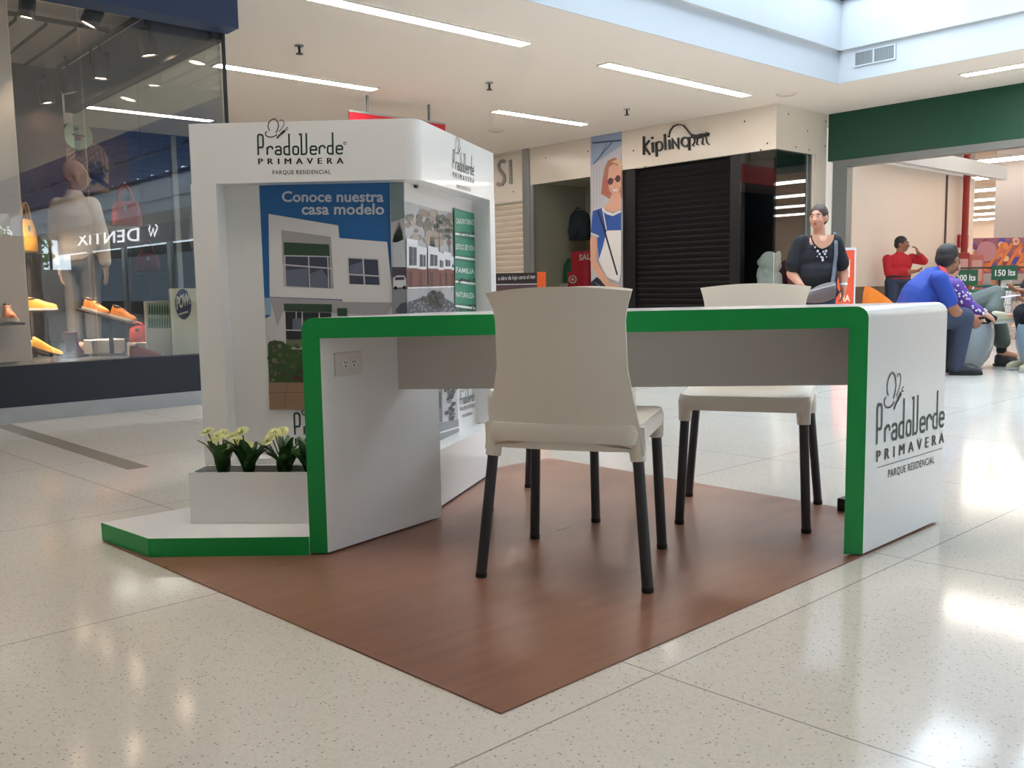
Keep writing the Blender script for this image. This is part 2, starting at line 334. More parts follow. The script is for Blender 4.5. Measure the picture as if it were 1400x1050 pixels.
# --- shoe shop on the left
SX = 3.03
boxes('wall_left', 'navy', ((-7, 6.48, .1), (SX, 6.62, .365)), ((SX-.1, 6.62, .1), (SX, 10, .365)))
boxes('baseboard_left', 'kerb', ((-7, 6.46, 0), (SX+.02, 6.64, .1)), ((SX-.1, 6.64, 0), (SX+.02, 10, .1)))
boxes('trim_6', 'navy_fascia', ((-7, 6.30, 2.685), (3.063, 6.49, CEIL)), ((2.95, 6.49, 2.72), (3.063, 10, CEIL)))
boxes('trim_7', 'store_white', ((-7, 6.60, 3.06), (2.95, 10, 3.10)))
boxes('trim_8', 'dark_frame', ((2.95, 6.5, 2.64), (3.05, 10, 2.72)), ((3.018, 6.482, .365), (3.04, 6.50, 2.685)))
boxes('trim_9', 'dark_inside', ((-7, 6.62, .1), (SX-.1, 10, .345)))
boxes('wall_back', 'store_brown', ((-7, 10, 0), (2.93, 10.1, 3.06)))
boxes('pillar_left', 'store_white', ((.6, 7.2, .345), (1.79, 7.45, 3.06)))
m = MB()
xs = [-7, .3, 1.62, 2.04, SX-.012]
for a, b in zip(xs, xs[1:]): m.box((a+.004, 6.52, .365), (b-.004, 6.532, 2.685), 'glass')
m.box((SX-.012, 6.535, .365), (SX, 8.2, 2.64), 'clean_glass'); m.box((SX-.012, 8.21, .365), (SX, 10, 2.64), 'clean_glass')
struct(m, 'window_2')

# --- shop row facing us: X = 11
K = 11.0
boxes('wall_east', 'cream_panel', ((K, 6.92, 2.61), (K+.08, 9.66, CEIL)), ((K+.08, 6.92, 2.61), (12.31, 7.0, CEIL)), ((K, 10.33, 2.575), (K+.08, 11.76, CEIL)), ((K, 11.94, 3.15), (K+.08, 14, CEIL)), ((K, 11.94, 2.33), (K+.08, 14, 2.5)), ((K+.02, 11.94, 2.5), (K+.08, 14, 3.15)))
boxes('trim_10', 'steel', ((K-.03, 11.77, 0), (K+.1, 11.93, CEIL)), ((K, 11.70, 0), (K+.06, 11.76, 2.575)))
boxes('trim_11', 'black_metal', ((K+.02, 9.4, 0), (K+.12, 9.655, 2.61)), ((K+.02, 7.48, 0), (K+.12, 7.66, 2.61)))
boxes('trim_12', 'cream_panel', ((12.02, 6.92, 0), (12.31, 7.0, 2.61)), ((11.93, 6.94, 0), (12.02, 7.0, 2.61)))
m = MB(); m.box((K+.01, 6.95, .02), (K+.022, 7.478, 2.61), 'dark_glass'); m.box((K+.024, 6.925, .02), (11.93, 6.937, 2.61), 'dark_glass'); struct(m, 'window_3')
m = MB(); m.box((K+.03, 10.335, .05), (K+.042, 11.70, 2.575), 'clean_glass'); struct(m, 'window_4')
boxes('wall_inner', 'dark_inside', ((K+.9, 7.02, 0), (K+.95, 9.5, 2.7)), ((K+.13, 9.3, 0), (K+.9, 9.36, 2.7)), ((K+.1, 7.02, 2.63), (K+.95, 9.3, 2.7)))
boxes('wall_inner_beige', 'shutter_beige', ((K+1.4, 9.66, 0), (K+1.45, 12, 2.9)), ((K+.1, 11.78, 0), (K+1.4, 11.84, 2.9)), ((K+.1, 9.66, 0), (K+1.4, 9.7, 2.9)), ((K+.1, 9.66, 2.62), (K+1.4, 11.9, 2.66)))
boxes('baseboard_east', 'kerb', ((K-.01, 10.34, 0), (K+.09, 11.7, .05)), ((K+.01, 6.93, 0), (K+.02, 7.48, .02)))

# --- supermarket on the right: plane X = 12.315
G = 12.315
boxes('wall_right', 'green_fascia', ((G, -3, 2.54), (G+.12, 6.90, CEIL+.02)))
boxes('trim_13', 'grey_fascia', ((G, -3, 2.44), (G+.16, 6.6, 2.535)), ((G, 6.60, 0), (G+.16, 6.82, 2.535)))
boxes('wall_inside_right', 'beige_wall', ((G+.16, 6.82, .74), (17.3, 6.92, 2.62))); boxes('baseboard_right', 'brown_kick', ((G+.16, 6.81, 0), (17.3, 6.92, .74)))
boxes('beam_inside', 'well_white', ((G+.6, 6.50, 2.6), (17.9, 6.62, 2.84)), ((G+.6, 6.62, 2.80), (17.3, 6.83, 2.84))); boxes('wall_inside_upper', 'store_brown', ((G+.16, 6.84, 2.84), (17.3, 6.92, 3.9)))
boxes('ceiling_store', 'store_ceiling', ((G+.12, -9, 3.9), (46, 22, 4.0))); boxes('wall_store_far', 'beige_wall', ((46, -9, 0), (46.1, 22, 3.9))); boxes('wall_store_north', 'beige_wall', ((17.3, 22, 0), (46, 22.1, 3.9)), ((17.3, 6.92, 0), (17.4, 22, 3.9))); boxes('wall_store_south', 'beige_wall', ((G+.1, -9.1, 0), (46, -9, 3.9)))
boxes('pillar_store', 'pillar_grey', ((23.4, 7.95, 0), (24.2, 8.75, 3.9)))
boxes('trim_14', 'beige_wall', *[((17.31, 6.9, 0), (17.36, 6.95, 2.6))])
# --- the rest of the east row, seen only as a reflection in the shoe shop's glass
boxes('wall_row', 'well_white', ((G, -31, 2.55), (G+.1, -3, CEIL))); M['row_window'] = emit('row_window', (168, 200, 224), .5)
boxes('window_5', 'row_window', ((G+.5, -31, .5), (G+.6, -6, 2.2))); boxes('trim_15', 'dark_inside', ((G+.5, -31, 0), (G+.6, -6, .5)), ((G+.5, -31, 2.2), (G+.6, -6, 2.55)), ((G+.5, -6, 0), (G+.6, -3, 2.55)))
boxes('trim_16', 'steel', *[((G, y, 0), (G+.12, y+.3, 2.55)) for y in (-6, -10, -14, -18.5, -23, -27)])

def letters(name, art, label, cat, **kw): return tag(art.mb.build(name), label, cat, **kw)
a = Art((G-.005, 0, 0), (0, -1, 0), Z, .01)
def refl(x, y):                                  # where a point reflected in the shop glass (plane Y = 6.52) stands on the row
    q = PXW(x, y, G); return np.array([-(2*6.52-q[1]), q[2]])
a.text('DENTIX', refl(191, 329), refl(106, 336), refl(191, 311), 'letter_glow', 1, .01, 1.05); letters('shop_sign', a, 'white lit capital lettering of a dentist, seen mirrored in the shoe shop glass', 'sign')
a = Art((G-.005, 0, 0), (0, -1, 0), Z, .01); a.stroke([refl(x, y) for x, y in ((206, 310), (204, 306), (209, 304), (214, 307), (216, 311), (212, 322), (210, 313), (207, 322), (204, 313), (206, 310))], .07, 'letter_glow'); letters('shop_emblem', a, 'white outline of a tooth beside the mirrored dentist lettering', 'emblem')

# ================================================================== LAMPS OF THE PLACE AND ADDED SLOT LIGHTS
def slot(x0, y0, x1, y1, lab, z=CEIL):
    m = MB(); m.box((x0, y0, z-.012), (x1, y1, z+.0), 'slot'); o = m.build('ceiling_light'); tag(o, lab, 'ceiling light', 'slot lights in the white ceiling')
    f = MB(); e = .02
    f.box((x0-e, y0-e, z-.014), (x1+e, y0, z), 'ceiling'); f.box((x0-e, y1, z-.014), (x1+e, y1+e, z), 'ceiling'); f.box((x0-e, y0, z-.014), (x0, y1, z), 'ceiling'); f.box((x1, y0, z-.014), (x1+e, y1, z), 'ceiling')
    f.build('frame', o)
HW = .075
slot(3.9, 6.8-HW, 6.32, 6.8+HW, 'long slot light running to the top edge of the picture, right of the navy fascia')
slot(7.53, 6.86-HW, 10.2, 6.86+HW, 'long slot light in front of the cream fascia with the monkey lettering')
slot(4.3, 9.42-HW, 6.28, 9.42+HW, 'slot light above the white advertising tower, starting at the shop glass edge')
slot(8.3, 9.55-HW, 10.05, 9.55+HW, 'shorter slot light above the tall poster of the woman in sunglasses')
slot(3.77, 12.49-HW, 5.6, 12.49+HW, 'far slot light seen through the shoe shop glass')
slot(7.6, 12.49-HW, 9.9, 12.49+HW, 'added slot light, hidden behind the header of the white advertising tower')  # added to brighten the far SI wall; the header hides it
slot(11.27-HW, 2.4, 11.27+HW, 4.62, 'slot light in front of the green fascia, cut off by the right edge')
slot(11.27-HW, -2.6, 11.27+HW, -.3, 'slot light out of frame to the right of the green fascia')
slot(.7, 2.2-HW, 2.4, 2.2+HW, 'added unseen slot light overhead above the kiosk and its floor mat')  # added out of view to light the mat and near floor
slot(-3.4, 4.3-HW, -1.2, 4.3+HW, 'added unseen slot light overhead between the kiosk and the shoe shop')  # extra lamp out of view, added to lift the floor at left
def downlight(x, y, lab, z=CEIL):
    m = MB(); m.lathe([(.055, -.012), (.055, 0)], (x, y, z), 'downlight', 16); o = m.build('downlight'); tag(o, lab, 'downlight', 'round ceiling downlights')
    f = MB(); f.lathe([(.058, -.014), (.08, -.012), (.085, 0), (.058, 0)], (x, y, z), 'ceiling', 16); f.build('trim_ring', o, smooth=True)
for x, y in ((4.22, 2.17), (4.12, .32), (4.0, -.48), (4.1, -2.4)): downlight(x, y, 'round downlight in the low ceiling beside the skylight well')
def fixture(name, px, py, lab, cat, kind):
    q = P(px, py, CEIL); m = MB()
    if kind == 'sprinkler': m.lathe([(.045, -.01), (.045, 0)], (q[0], q[1], CEIL), 'steel', 14); m.lathe([(.012, -.08), (.012, -.01)], (q[0], q[1], CEIL), 'dark_frame', 8); m.lathe([(.035, -.085), (.035, -.078)], (q[0], q[1], CEIL), 'dark_frame', 12)
    else: m.lathe([(.06, -.03), (.1, -.02), (.13, 0)], (q[0], q[1], CEIL), 'cream_panel', 20)
    tag(m.build(name, smooth=True), lab, cat, 'sprinklers in the ceiling' if kind == 'sprinkler' else None)
fixture('sprinkler', 409, 62, 'small ceiling sprinkler nearest the shoe shop fascia', 'sprinkler', 'sprinkler')
fixture('sprinkler', 669, 113, 'small ceiling sprinkler right of the tower, below the long slot light', 'sprinkler', 'sprinkler')
fixture('sprinkler', 857, 149, 'small ceiling sprinkler near the fascia with the monkey lettering', 'sprinkler', 'sprinkler')
fixture('smoke_detector', 678, 178, 'small round detector on the ceiling above the beige shutter', 'detector', 'd'); fixture('ceiling_speaker', 1075, 128, 'round flush disc on the ceiling beside the well corner', 'speaker', 'd')
# vent in the well
v = thing('air_vent', 'two-part grey air vent in the white skylight well', 'vent', (WX1-.03, 5.33, 3.36))
q0, q1 = PXW(1169, 92, WX1), PXW(1224, 63, WX1)
m = MB(); x = WX1-.030
for y0, y1 in ((5.56, 5.345), (5.325, 5.09)): m.box((x, y1, 3.365), (x+.006, y0, 3.51), 'steel')
m.build('mesh_panel', v); m = MB()
for lo, hi in (((x-.01, 5.56, 3.35), (x+.006, 5.58, 3.525)), ((x-.01, 5.07, 3.35), (x+.006, 5.09, 3.525)), ((x-.01, 5.325, 3.365), (x+.006, 5.345, 3.51)), ((x-.01, 5.09, 3.51), (x+.006, 5.56, 3.525)), ((x-.01, 5.09, 3.35), (x+.006, 5.56, 3.365))): m.box(lo, hi, 'well_white')
m.build('frame', v)
m = MB()
for i in range(22): m.box((x-.004, 5.1+i*.021, 3.365), (x-.001, 5.105+i*.021, 3.51), 'grey_fascia')
m.build('grille', v)

# ================================================================== THE KIOSK
# rug under the kiosk: a two metre square of brown wood-look flooring
RN, RR_, RF, RL = P(685, 977)[:2], P(1297, 715.5)[:2], P(744, 629)[:2], P(141, 741)[:2]
m = MB(); m.prism([RN, (3.06, 1.292), (2.99, 3.09), RL], 0, .004, 'rug'); tag(m.build('floor_mat'), 'large square brown wood-look floor mat lying under the kiosk and chairs', 'mat')

t1 = _n(np.array([1.0, -1.0])); nn1 = np.array([t1[1]*-1, t1[0]])       # along the desk front; into the kiosk
A0, B0 = np.array([1.362, 2.476]), np.array([2.540, 1.285]); DW = np.linalg.norm(B0-A0); dd = (B0-A0)/DW
shL, shR = np.array([.525, .112]), np.array([.565, .012])
desk = thing('reception_desk', 'white reception desk with green edged front, right of the advertising tower', 'desk', (2.2, 2.0, .004))
H_, TT, TL, RC = .742, .062, .055, .035
out = [(0, .006), (0, H_-RC)]+[(RC-RC*math.cos(math.radians(a_)), H_-RC+RC*math.sin(math.radians(a_))) for a_ in (18, 36, 54, 72)]+[(RC, H_)]
out += [(DW-p, z) for p, z in reversed(out)]
inn = [(DW-TL, .006), (DW-TL, H_-TT), (TL, H_-TT), (TL, .006)]
prof = out+inn
def dpt(s, z, f):
    k = min(1, max(0, s/DW)); q = A0+dd*s+(shL*(1-k)+shR*k)*f; return (q[0], q[1], z+.004*(1-z/H_)+(.012*(s/DW-.5) if z > .5 else 0))
# white shell in three parts that share the profile: end panels and top
def shell(name, idx, lab=None):
    m = MB(); m.loft([[dpt(*prof[i], f) for i in idx] for f in (0, 1)], 'kiosk_white'); m.build(name, desk, smooth=30, label=lab)
no = len(out)
half = no//2
shell('end_panel', [0, 1, 2, 3, 4, 5, 6, no+2, no+3]); shell('end_panel', [half, half+1, half+2, half+3, half+4, half+5, half+6, no, no+1])
shell('top', [6, half, no+1, no+2])
nf = np.array([-nn1[0], -nn1[1], 0])
m = MB(); fr = [np.array(dpt(*p, 0)) for p in prof]
for q in ([0, 1, 2, 3, 4, 5, 6, no+2, no+3], [half, half+1, half+2, half+3, half+4, half+5, half+6, no, no+1], [6, half, no+1, no+2]):
    m.loft([[fr[i] for i in q], [fr[i]+nf*.003 for i in q]], 'kiosk_green')
m.build('edge_trim', desk, label='green front edge band')
pa, pb = np.array([1.72, 2.513]), np.array([2.90, 1.335]); m = MB(); th = nn1*.03
m.prism([pa, pb, pb+th, pa+th], .486, H_-TT-.001, 'grey_panel'); m.build('modesty_panel', desk, label='grey board under the desk top')
# outlet on the left leg's inner face
u2 = _n(np.array([shL[0], shL[1], 0])); o0 = np.array([*(A0+dd*TL), 0]); nrm = np.cross(u2, Z)
def onleg(x, y, off=0):
    r = ray(x, y); t = (o0-EYEV)@nrm/(r@nrm); return r*t+EYEV+nrm*off
c = (onleg(456, 481)+onleg(494, 512))/2; ol = thing('power_outlet', 'white double power outlet on the inner face of the desk leg', 'outlet', c)
m = MB(); m.obox(c+nrm*.003, u2*.058, np.array(Z)*.036, nrm*.003, 'socket_plate'); m.build('cover_plate', ol, bevel=.002)
for sx in (-.016, .019):
    m = MB(); cc = c+u2*sx+nrm*.0062; m.lathe([(.0145, 0), (.0145, .002)], cc, 'kiosk_white', 20, nrm)
    for du, dv, su, sv in ((-.004, .004, .0012, .004), (.005, .004, .0012, .004), (0, -.007, .0025, .0025)): m.obox(cc+nrm*.0022+u2*du+np.array(Z)*dv, u2*su, np.array(Z)*sv, nrm*.0003, 'dark')
    m.build('socket', ol)
# logo on the right end panel
uR = _n(np.array([shR[0], shR[1], 0])); oR = np.array([*B0, 0]); ar = Art(oR, uR, Z); VS = (1170, 480, 5.25)
logo(ar, (147, 668), (632, 541), (152, 388), 2, True, False, VS); ar.mb.build('logo', desk, label='company logo in grey and green on the right end panel')
# small dark plug box beside the right leg
q = P(1157, 699); m = MB(); m.box((q[0]-.03, q[1]-.02, .004), (q[0]+.03, q[1]+.02, .05), 'dark'); m.tube([(q[0]+.01, q[1], .03), (q[0]+.06, q[1]-.08, .012), (q[0]+.16, q[1]-.12, .012)], .005, 'dark', 6); tag(m.build('power_adapter', bevel=.004), 'small dark box with a cable on the mat behind the right desk leg', 'adapter')

# platform
m = MB(); PH = .062
pl = [(.952, 3.125), (.992, 2.812), (1.358, 2.476), (1.375, 2.488), (1.79, 2.60), (1.79, 2.668), (1.333, 3.122)]
m.prism(pl, .004, PH, 'kiosk_white', 'kiosk_white'); plat = m.build('platform'); tag(plat, 'low white platform with green edge in front of the advertising tower', 'platform')
m = MB()
for (p_, q_) in ((pl[0], pl[1]), (pl[1], pl[2])):
    p_, q_ = np.array(p_), np.array(q_); tt = _n(q_-p_); no_ = np.array([tt[1], -tt[0]])*-1; no_ = no_ if no_@np.array([-1, -1]) > 0 else -no_
    m.prism([p_, q_, q_+no_*.003, p_+no_*.003], .004, PH, 'kiosk_green')
m.build('edge_trim', plat, label='green edge band')

# tower
FL, FR, RT = np.array([1.325, 3.150]), np.array([1.890, 2.583]), np.array([2.647, 3.060])
tF = _n(FR-FL); nF = np.array([-tF[1], tF[0]]); tR = _n(RT-FR); nR = np.array([-tR[1], tR[0]])     # inward normals
INS = .08; Cc = np.linalg.solve(np.array([nF, nR]), np.array([nF@FR+INS, nR@FR+INS]))
ZB, ZH0, ZH1 = .222, 1.193, 1.398
tower = thing('advertising_tower', 'white three-sided advertising tower with house posters and logo header', 'display stand', (1.95, 2.93, .004))
rc = .05
p1, p2 = FR-tF*rc, FR+tR*rc
rnd = [(1-t)**2*p1+2*t*(1-t)*FR+t*t*p2 for t in (0, .2, .4, .6, .8, 1)]
hd = [FL, *rnd, RT]
m = MB(); m.prism(hd, ZH0, ZH1, 'kiosk_white'); m.build('header', tower, smooth=30, bevel=.006)
m = MB(); m.prism(hd, .012, ZB, 'kiosk_white'); m.prism([p+(np.array([1.95, 2.93])-p)*.02 for p in hd], .0045, .012, 'dark'); m.build('base', tower, smooth=30)
m = MB(); m.prism([FL, FL+tF*.09, FL+tF*.09+nF*INS, FL+nF*INS], ZB, ZH0, 'kiosk_white'); m.build('pillar', tower)
m = MB(); m.prism([RT-tR*.07, RT, RT+nR*INS, RT-tR*.07+nR*INS], ZB, ZH0, 'kiosk_white'); m.build('pillar', tower)
FLi, RTi = FL+tF*.09+nF*INS, RT-tR*.07+nR*INS
m = MB(); m.prism([FLi, Cc, RTi], ZB, ZH0, 'kiosk_white'); m.build('display_panel', tower)
# header logos
ah = Art((*FL, 0), (*tF, 0), Z); logo(ah, (120, 578), (1205, 568), (113, 320), 2, False, True, (340, 150, 9.333)); ah.mb.build('logo', tower, label='logo on the front of the header')
ah = Art((*FR, 0), (*tR, 0), Z); VH = (240, 150, 3.0435); logo(ah, (1153, 244), (1241, 275), (1153, 166), 2, False, True, VH); ah.mb.build('logo', tower, label='logo on the right side of the header')

# --- poster of the model house on the front
ap = Art((*Cc, 0), (*tF, 0), Z, .0005); V7 = (340, 250, 3.1818)
BL, WH, GY, GN, DK = pal('sky', (40, 104, 168)), pal('house', (206, 204, 208)), pal('shade_wall', (168, 166, 170)), pal('band_green', (52, 76, 58)), pal('window_grey', (66, 74, 92))
ap.poly([(45, -12), (617, -4), (640, 790), (82, 790), (45, 0)], BL, 1, V7)
ap.poly([(96, 500), (630, 521), (640, 870), (87, 870), (73, 590), (96, 578)], WH, 2, V7)
ap.poly([(70, 500), (98, 500), (98, 575), (72, 575)], pal('pale_cloud', (150, 180, 206)), 3, V7)
ap.poly([(92, 497), (632, 521), (600, 575), (150, 560), (125, 625)], GY, 3, V7)
ap.poly([(87, 135), (390, 185), (395, 240), (603, 257), (630, 520), (410, 518), (407, 507), (92, 495)], pal('house_bright', (226, 224, 226)), 4, V7)
ap.poly([(142, 205), (358, 235), (372, 460), (153, 450)], GY, 5, V7); ap.poly([(153, 258), (350, 268), (354, 320), (155, 316)], GN, 6, V7); ap.poly([(158, 316), (352, 320), (357, 458), (163, 447)], DK, 6, V7)
ap.poly([(165, 380), (258, 372), (258, 452), (165, 447)], pal('reflected_sky', (104, 112, 132)), 7, V7); ap.poly([(268, 395), (320, 375), (350, 420), (352, 456), (268, 453)], pal('reflected_sky', (104, 112, 132)), 7, V7)
for ln in ([(158, 317), (163, 447)], [(262, 318), (266, 453)], [(345, 320), (350, 456)], [(158, 317), (352, 321)]): ap.stroke(ln, .004, WH, 8, V7)
ap.stroke([(148, 356), (372, 373)], .005, WH, 8, V7); ap.stroke([(152, 358), (156, 448)], .003, WH, 8, V7); ap.stroke([(366, 373), (372, 460)], .003, WH, 8, V7)
ap.poly([(432, 325), (565, 332), (573, 444), (437, 440)], DK, 5, V7); ap.poly([(440, 360), (500, 340), (505, 398), (440, 398)], pal('reflected_sky', (104, 112, 132)), 6, V7)
for ln in ([(498, 328), (505, 442)], [(435, 398), (570, 406)], [(432, 325), (565, 332)], [(432, 325), (437, 440)], [(565, 332), (573, 444)]): ap.stroke(ln, .005, WH, 7, V7)
ap.poly([(153, 525), (362, 528), (363, 562), (156, 557)], GN, 5, V7); ap.poly([(385, 545), (429, 545), (430, 580), (387, 580)], GN, 5, V7)
ap.poly([(160, 560), (360, 565), (362, 682), (164, 682)], pal('dark_window', (40, 42, 46)), 5, V7); ap.poly([(192, 590), (240, 588), (240, 640), (192, 640)], pal('reflected_sky', (104, 112, 132)), 6, V7)
for ln in ([(208, 560), (208, 590)], [(234, 560), (234, 640)], [(160, 640), (362, 646)], [(308, 565), (308, 682)]): ap.stroke(ln, .004, WH, 7, V7)
ap.rect(163, 684, 400, 712, pal('olive_wall', (110, 120, 84)), 5, V7)
ap.poly([(84, 700), (110, 684), (150, 690), (190, 725), (300, 725), (640, 735), (640, 870), (90, 868)], pal('lawn', (58, 84, 44)), 6, V7)
random.seed(3)
for i in range(90):
    x, y = random.uniform(88, 300), random.uniform(690, 860); col = random.choice([(94, 104, 74), (70, 78, 60), (122, 120, 100)]) if x < 140 else random.choice([(66, 96, 48), (50, 78, 40), (80, 100, 60)])
    if y > 822 and x > 140: col = random.choice([(104, 54, 58), (84, 44, 48), (60, 60, 44)])
    ap.disc((x, y), random.uniform(4, 11), pal('g%d_%d' % (col[0], col[1]), col), 7+i % 4, V7, 7)
ap.poly([(89, 868), (640, 868), (645, 990), (93, 985)], pal('driveway', (152, 122, 98)), 12, V7); ap.stroke([(170, 868), (155, 985)], .003, pal('joint_brown', (120, 96, 78)), 13, V7); ap.stroke([(89, 912), (640, 906)], .003, pal('joint_brown', (120, 96, 78)), 13, V7)
TXT = pal('poster_text', (206, 212, 222))
ap.text('Conoce nuestra', (145, 82), (587, 82), (145, 37), TXT, 5, .022, 1.0, V7); ap.text('casa modelo', (231, 137), (590, 137), (231, 90), TXT, 5, .022, 1.0, V7)
ap.rect(-0.72, .19, 0.0, .2, 'kiosk_white', 1)
bl, dx = ap.px(403, 594), ap.px(419, 594)-ap.px(403, 594)
logo(ap, bl, bl+np.array([.33, 0]), bl+np.array([0, .078]), 3, False, True)
ap.mb.build('poster', tower, label='blue poster of a white model house')

# --- poster of the street of houses, wrapping round the corner
def street(art, on_front):
    V3 = (240, 150, 3.0435); art.lift = 20 if on_front else 0
    if on_front: x0 = 893; pts = [(893, 300), (948, 302), (965, 860), (905, 862)]
    else: pts = [(949, 300), (1240, 400), (1262, 862), (960, 862)]
    clouds, dark = pal('cloud_grey', (186, 184, 186)), pal('tree_dark', (52, 62, 54))
    art.poly(pts, clouds, 1, V3)
    if on_front:
        art.poly([(893, 300), (949, 302), (955, 450), (900, 470)], pal('cloud_slate', (132, 146, 152)), 2, V3)
        for i in range(7): art.poly([(905+i*6, 552), (912+i*5, 455+abs(i-4)*14), (922+i*5, 552)], dark, 3, V3)
        art.poly([(908, 560), (953, 540), (960, 655), (912, 655)], pal('house_cool', (190, 196, 204)), 4, V3); art.poly([(903, 655), (962, 655), (962, 745), (905, 745)], pal('wall_dusk', (74, 70, 80)), 4, V3)
        art.poly([(903, 745), (963, 745), (965, 860), (905, 862)], pal('pavement_grey', (142, 144, 150)), 4, V3)
        art.poly([(908, 700), (925, 690), (955, 690), (962, 705), (963, 738), (908, 742)], pal('car_white', (214, 216, 220)), 5, V3); art.poly([(918, 697), (952, 695), (956, 708), (914, 710)], DK, 6, V3)
        art.disc((918, 742), 8, 'dark', 6, V3, 12); art.disc((955, 740), 8, 'dark', 6, V3, 12)
        art.poly([(918, 835), (940, 805), (964, 800), (965, 850), (925, 848)], pal('pond_dark', (72, 78, 88)), 5, V3)
        return
    art.poly([(949, 300), (1240, 400), (1242, 430), (1100, 420), (952, 380)], pal('cloud_white', (226, 222, 220)), 2, V3)
    random.seed(5)
    for i in range(60):
        x = random.uniform(962, 1150); y = random.uniform(430, 560)-(20 if x < 1060 else 0); c_ = random.choice([(176, 158, 146), (150, 134, 124), (120, 116, 106)]); art.disc((x, y), random.uniform(8, 18), pal('t%d' % c_[0], c_), 3+i % 4, V3, 8)
    for tx, ty in ((1092, 440), (1135, 455), (1066, 530)):
        art.stroke([(tx, ty), (tx+4, 600)], .008, pal('trunk_grey', (110, 100, 92)), 7, V3)
        for k in range(9): art.disc((tx+random.uniform(-12, 12), ty+random.uniform(-4, 80)), 9, pal('frond', (84, 92, 76)), 8, V3, 7)
    hw, br = pal('house_white', (232, 232, 236)), pal('brick_red', (122, 66, 58))
    for x0, x1, y0, y1 in ((957, 1004, 534, 660), (1004, 1040, 566, 665), (1046, 1090, 566, 662), (1090, 1112, 590, 668), (1112, 1142, 588, 664), (1142, 1160, 608, 668)):
        art.poly([(x0, y0), (x1, y0+9), (x1, y1), (x0, y1-2)], hw, 9, V3); wx = (x1-x0)*.2; art.poly([(x0+wx, y0+35), (x1-wx*.6, y0+40), (x1-wx*.6, y1-12), (x0+wx, y1-12)], DK, 10, V3)
        art.stroke([((x0+x1)/2+2, y0+36), ((x0+x1)/2+2, y1-12)], .003, hw, 11, V3); art.poly([(x0, y1), (x1, y1), (x1, 745-(x0-957)*.05), (x0, 748-(x0-957)*.05)], br, 9, V3)
        art.poly([(x0+wx, y1+14), (x0+wx*2.4, y1+14), (x0+wx*2.4, 742), (x0+wx, 742)], pal('door_dark', (70, 44, 42)), 10, V3)
    art.poly([(957, 745), (1165, 738), (1170, 862), (960, 862)], pal('pavement_pale', (176, 176, 180)), 9, V3); art.poly([(960, 862), (962, 800), (1040, 775), (1110, 780), (1165, 815), (1150, 850), (1060, 858)], pal('pond_dark', (72, 78, 88)), 12, V3)
    for i in range(40): art.disc((random.uniform(965, 1150), random.uniform(788, 845)), 5, pal('pond_light', (130, 136, 146)), 13, V3, 5)
    for i in range(40): art.disc((random.gauss(1066, 18), random.uniform(756, 830)), 9, pal('bush_dark', (56, 58, 54)), 14+i % 3, V3, 7)
    art.stroke([(960, 742), (1168, 736)], .006, hw, 12, V3)
    for x in (1010, 1050, 1102, 1143): art.stroke([(x, 660), (x, 752)], .004, pal('trunk_grey', (110, 100, 92)), 12, V3)
    V8 = (530, 240, 2.763); gl = pal('label_green', (48, 140, 112)); gb = pal('label_green_dark', (40, 112, 92))
    art.poly([(244, 122), (326, 146), (336, 522), (253, 522)], gb, 15, V8)
    for y0, y1, s in ((128, 210, 'CASAS EN TURBACO'), (232, 300, 'ESTILO DE VIDA'), (318, 390, 'FAMILIA'), (408, 484, 'NATURALEZA')):
        art.poly([(246, y0), (323, y0+20-(y0-128)*.04), (324, y1+8-(y0-128)*.02), (248, y1)], gl, 16, V8); ym = (y0+y1)/2+14; art.text(s, (250, ym-2), (320, ym+4), (250, ym-22), pal('label_white', (236, 240, 238)), 18, .015, 1.0, V8)
    for y in (216, 304, 396, 488): art.poly([(248, y), (325, y+10), (325, y+18), (248, y+8)], pal('label_white', (236, 240, 238)), 17, V8)
    for i in range(26): art.disc((random.uniform(258, 330), random.choice([random.uniform(215, 230), random.uniform(392, 404), random.uniform(486, 515)])), 5, dark, 17, V8, 6)
aw = Art((*Cc, 0), (*tF, 0), Z, .0005); street(aw, True); aw.mb.build('poster', tower, label='front strip of the poster of a street of houses')
aw = Art((*Cc, 0), (*tR, 0), Z, .0005); street(aw, False)
V8 = (530, 240, 2.763)
aw.lift = 0; aw.poly([(150, 760), (262, 780), (268, 985), (150, 1050)], pal('sketch_grey', (196, 198, 202)), 1, V8)
for x0, x1 in ((160, 182), (188, 206)): aw.poly([(x0, 800), (x1, 800), (x1, 930), (x0, 930)], pal('sketch_mid', (130, 132, 138)), 2, V8); aw.poly([(x0+4, 820), (x1-6, 820), (x1-6, 880), (x0+4, 880)], pal('sketch_dark', (70, 72, 78)), 3, V8)
for i in range(40): aw.disc((random.gauss(236, 9), random.uniform(800, 945)), 8, pal('sketch_dark' if i % 3 else 'sketch_mid', (70, 72, 78)), 4+i % 2, V8, 7)
aw.poly([(150, 945), (266, 920), (268, 985), (150, 1050)], pal('sketch_mid2', (150, 152, 156)), 6, V8); aw.stroke([(150, 985), (266, 950)], .006, 'kiosk_white', 7, V8)
logo(aw, (272, 866), (326, 850), (272, 812), 3, False, True, V8); aw.poly([(338, 815), (346, 812), (348, 945), (340, 950)], pal('sketch_dark', (70, 72, 78)), 3, V8)
aw.mb.build('poster', tower, label='poster of a street of houses with green caption boxes')
m = MB(); q = ap.p3(ap.px(570, 262), 0); q = Art((*Cc, 0), (*tR, 0), Z); c_ = q.p3(q.px(567, 254), 8); m.obox(c_, np.array([*tR, 0])*.012, np.array(Z)*.008, q.n*.004, 'dark'); m.build('clip', tower, label='small dark clip at the top of the poster')

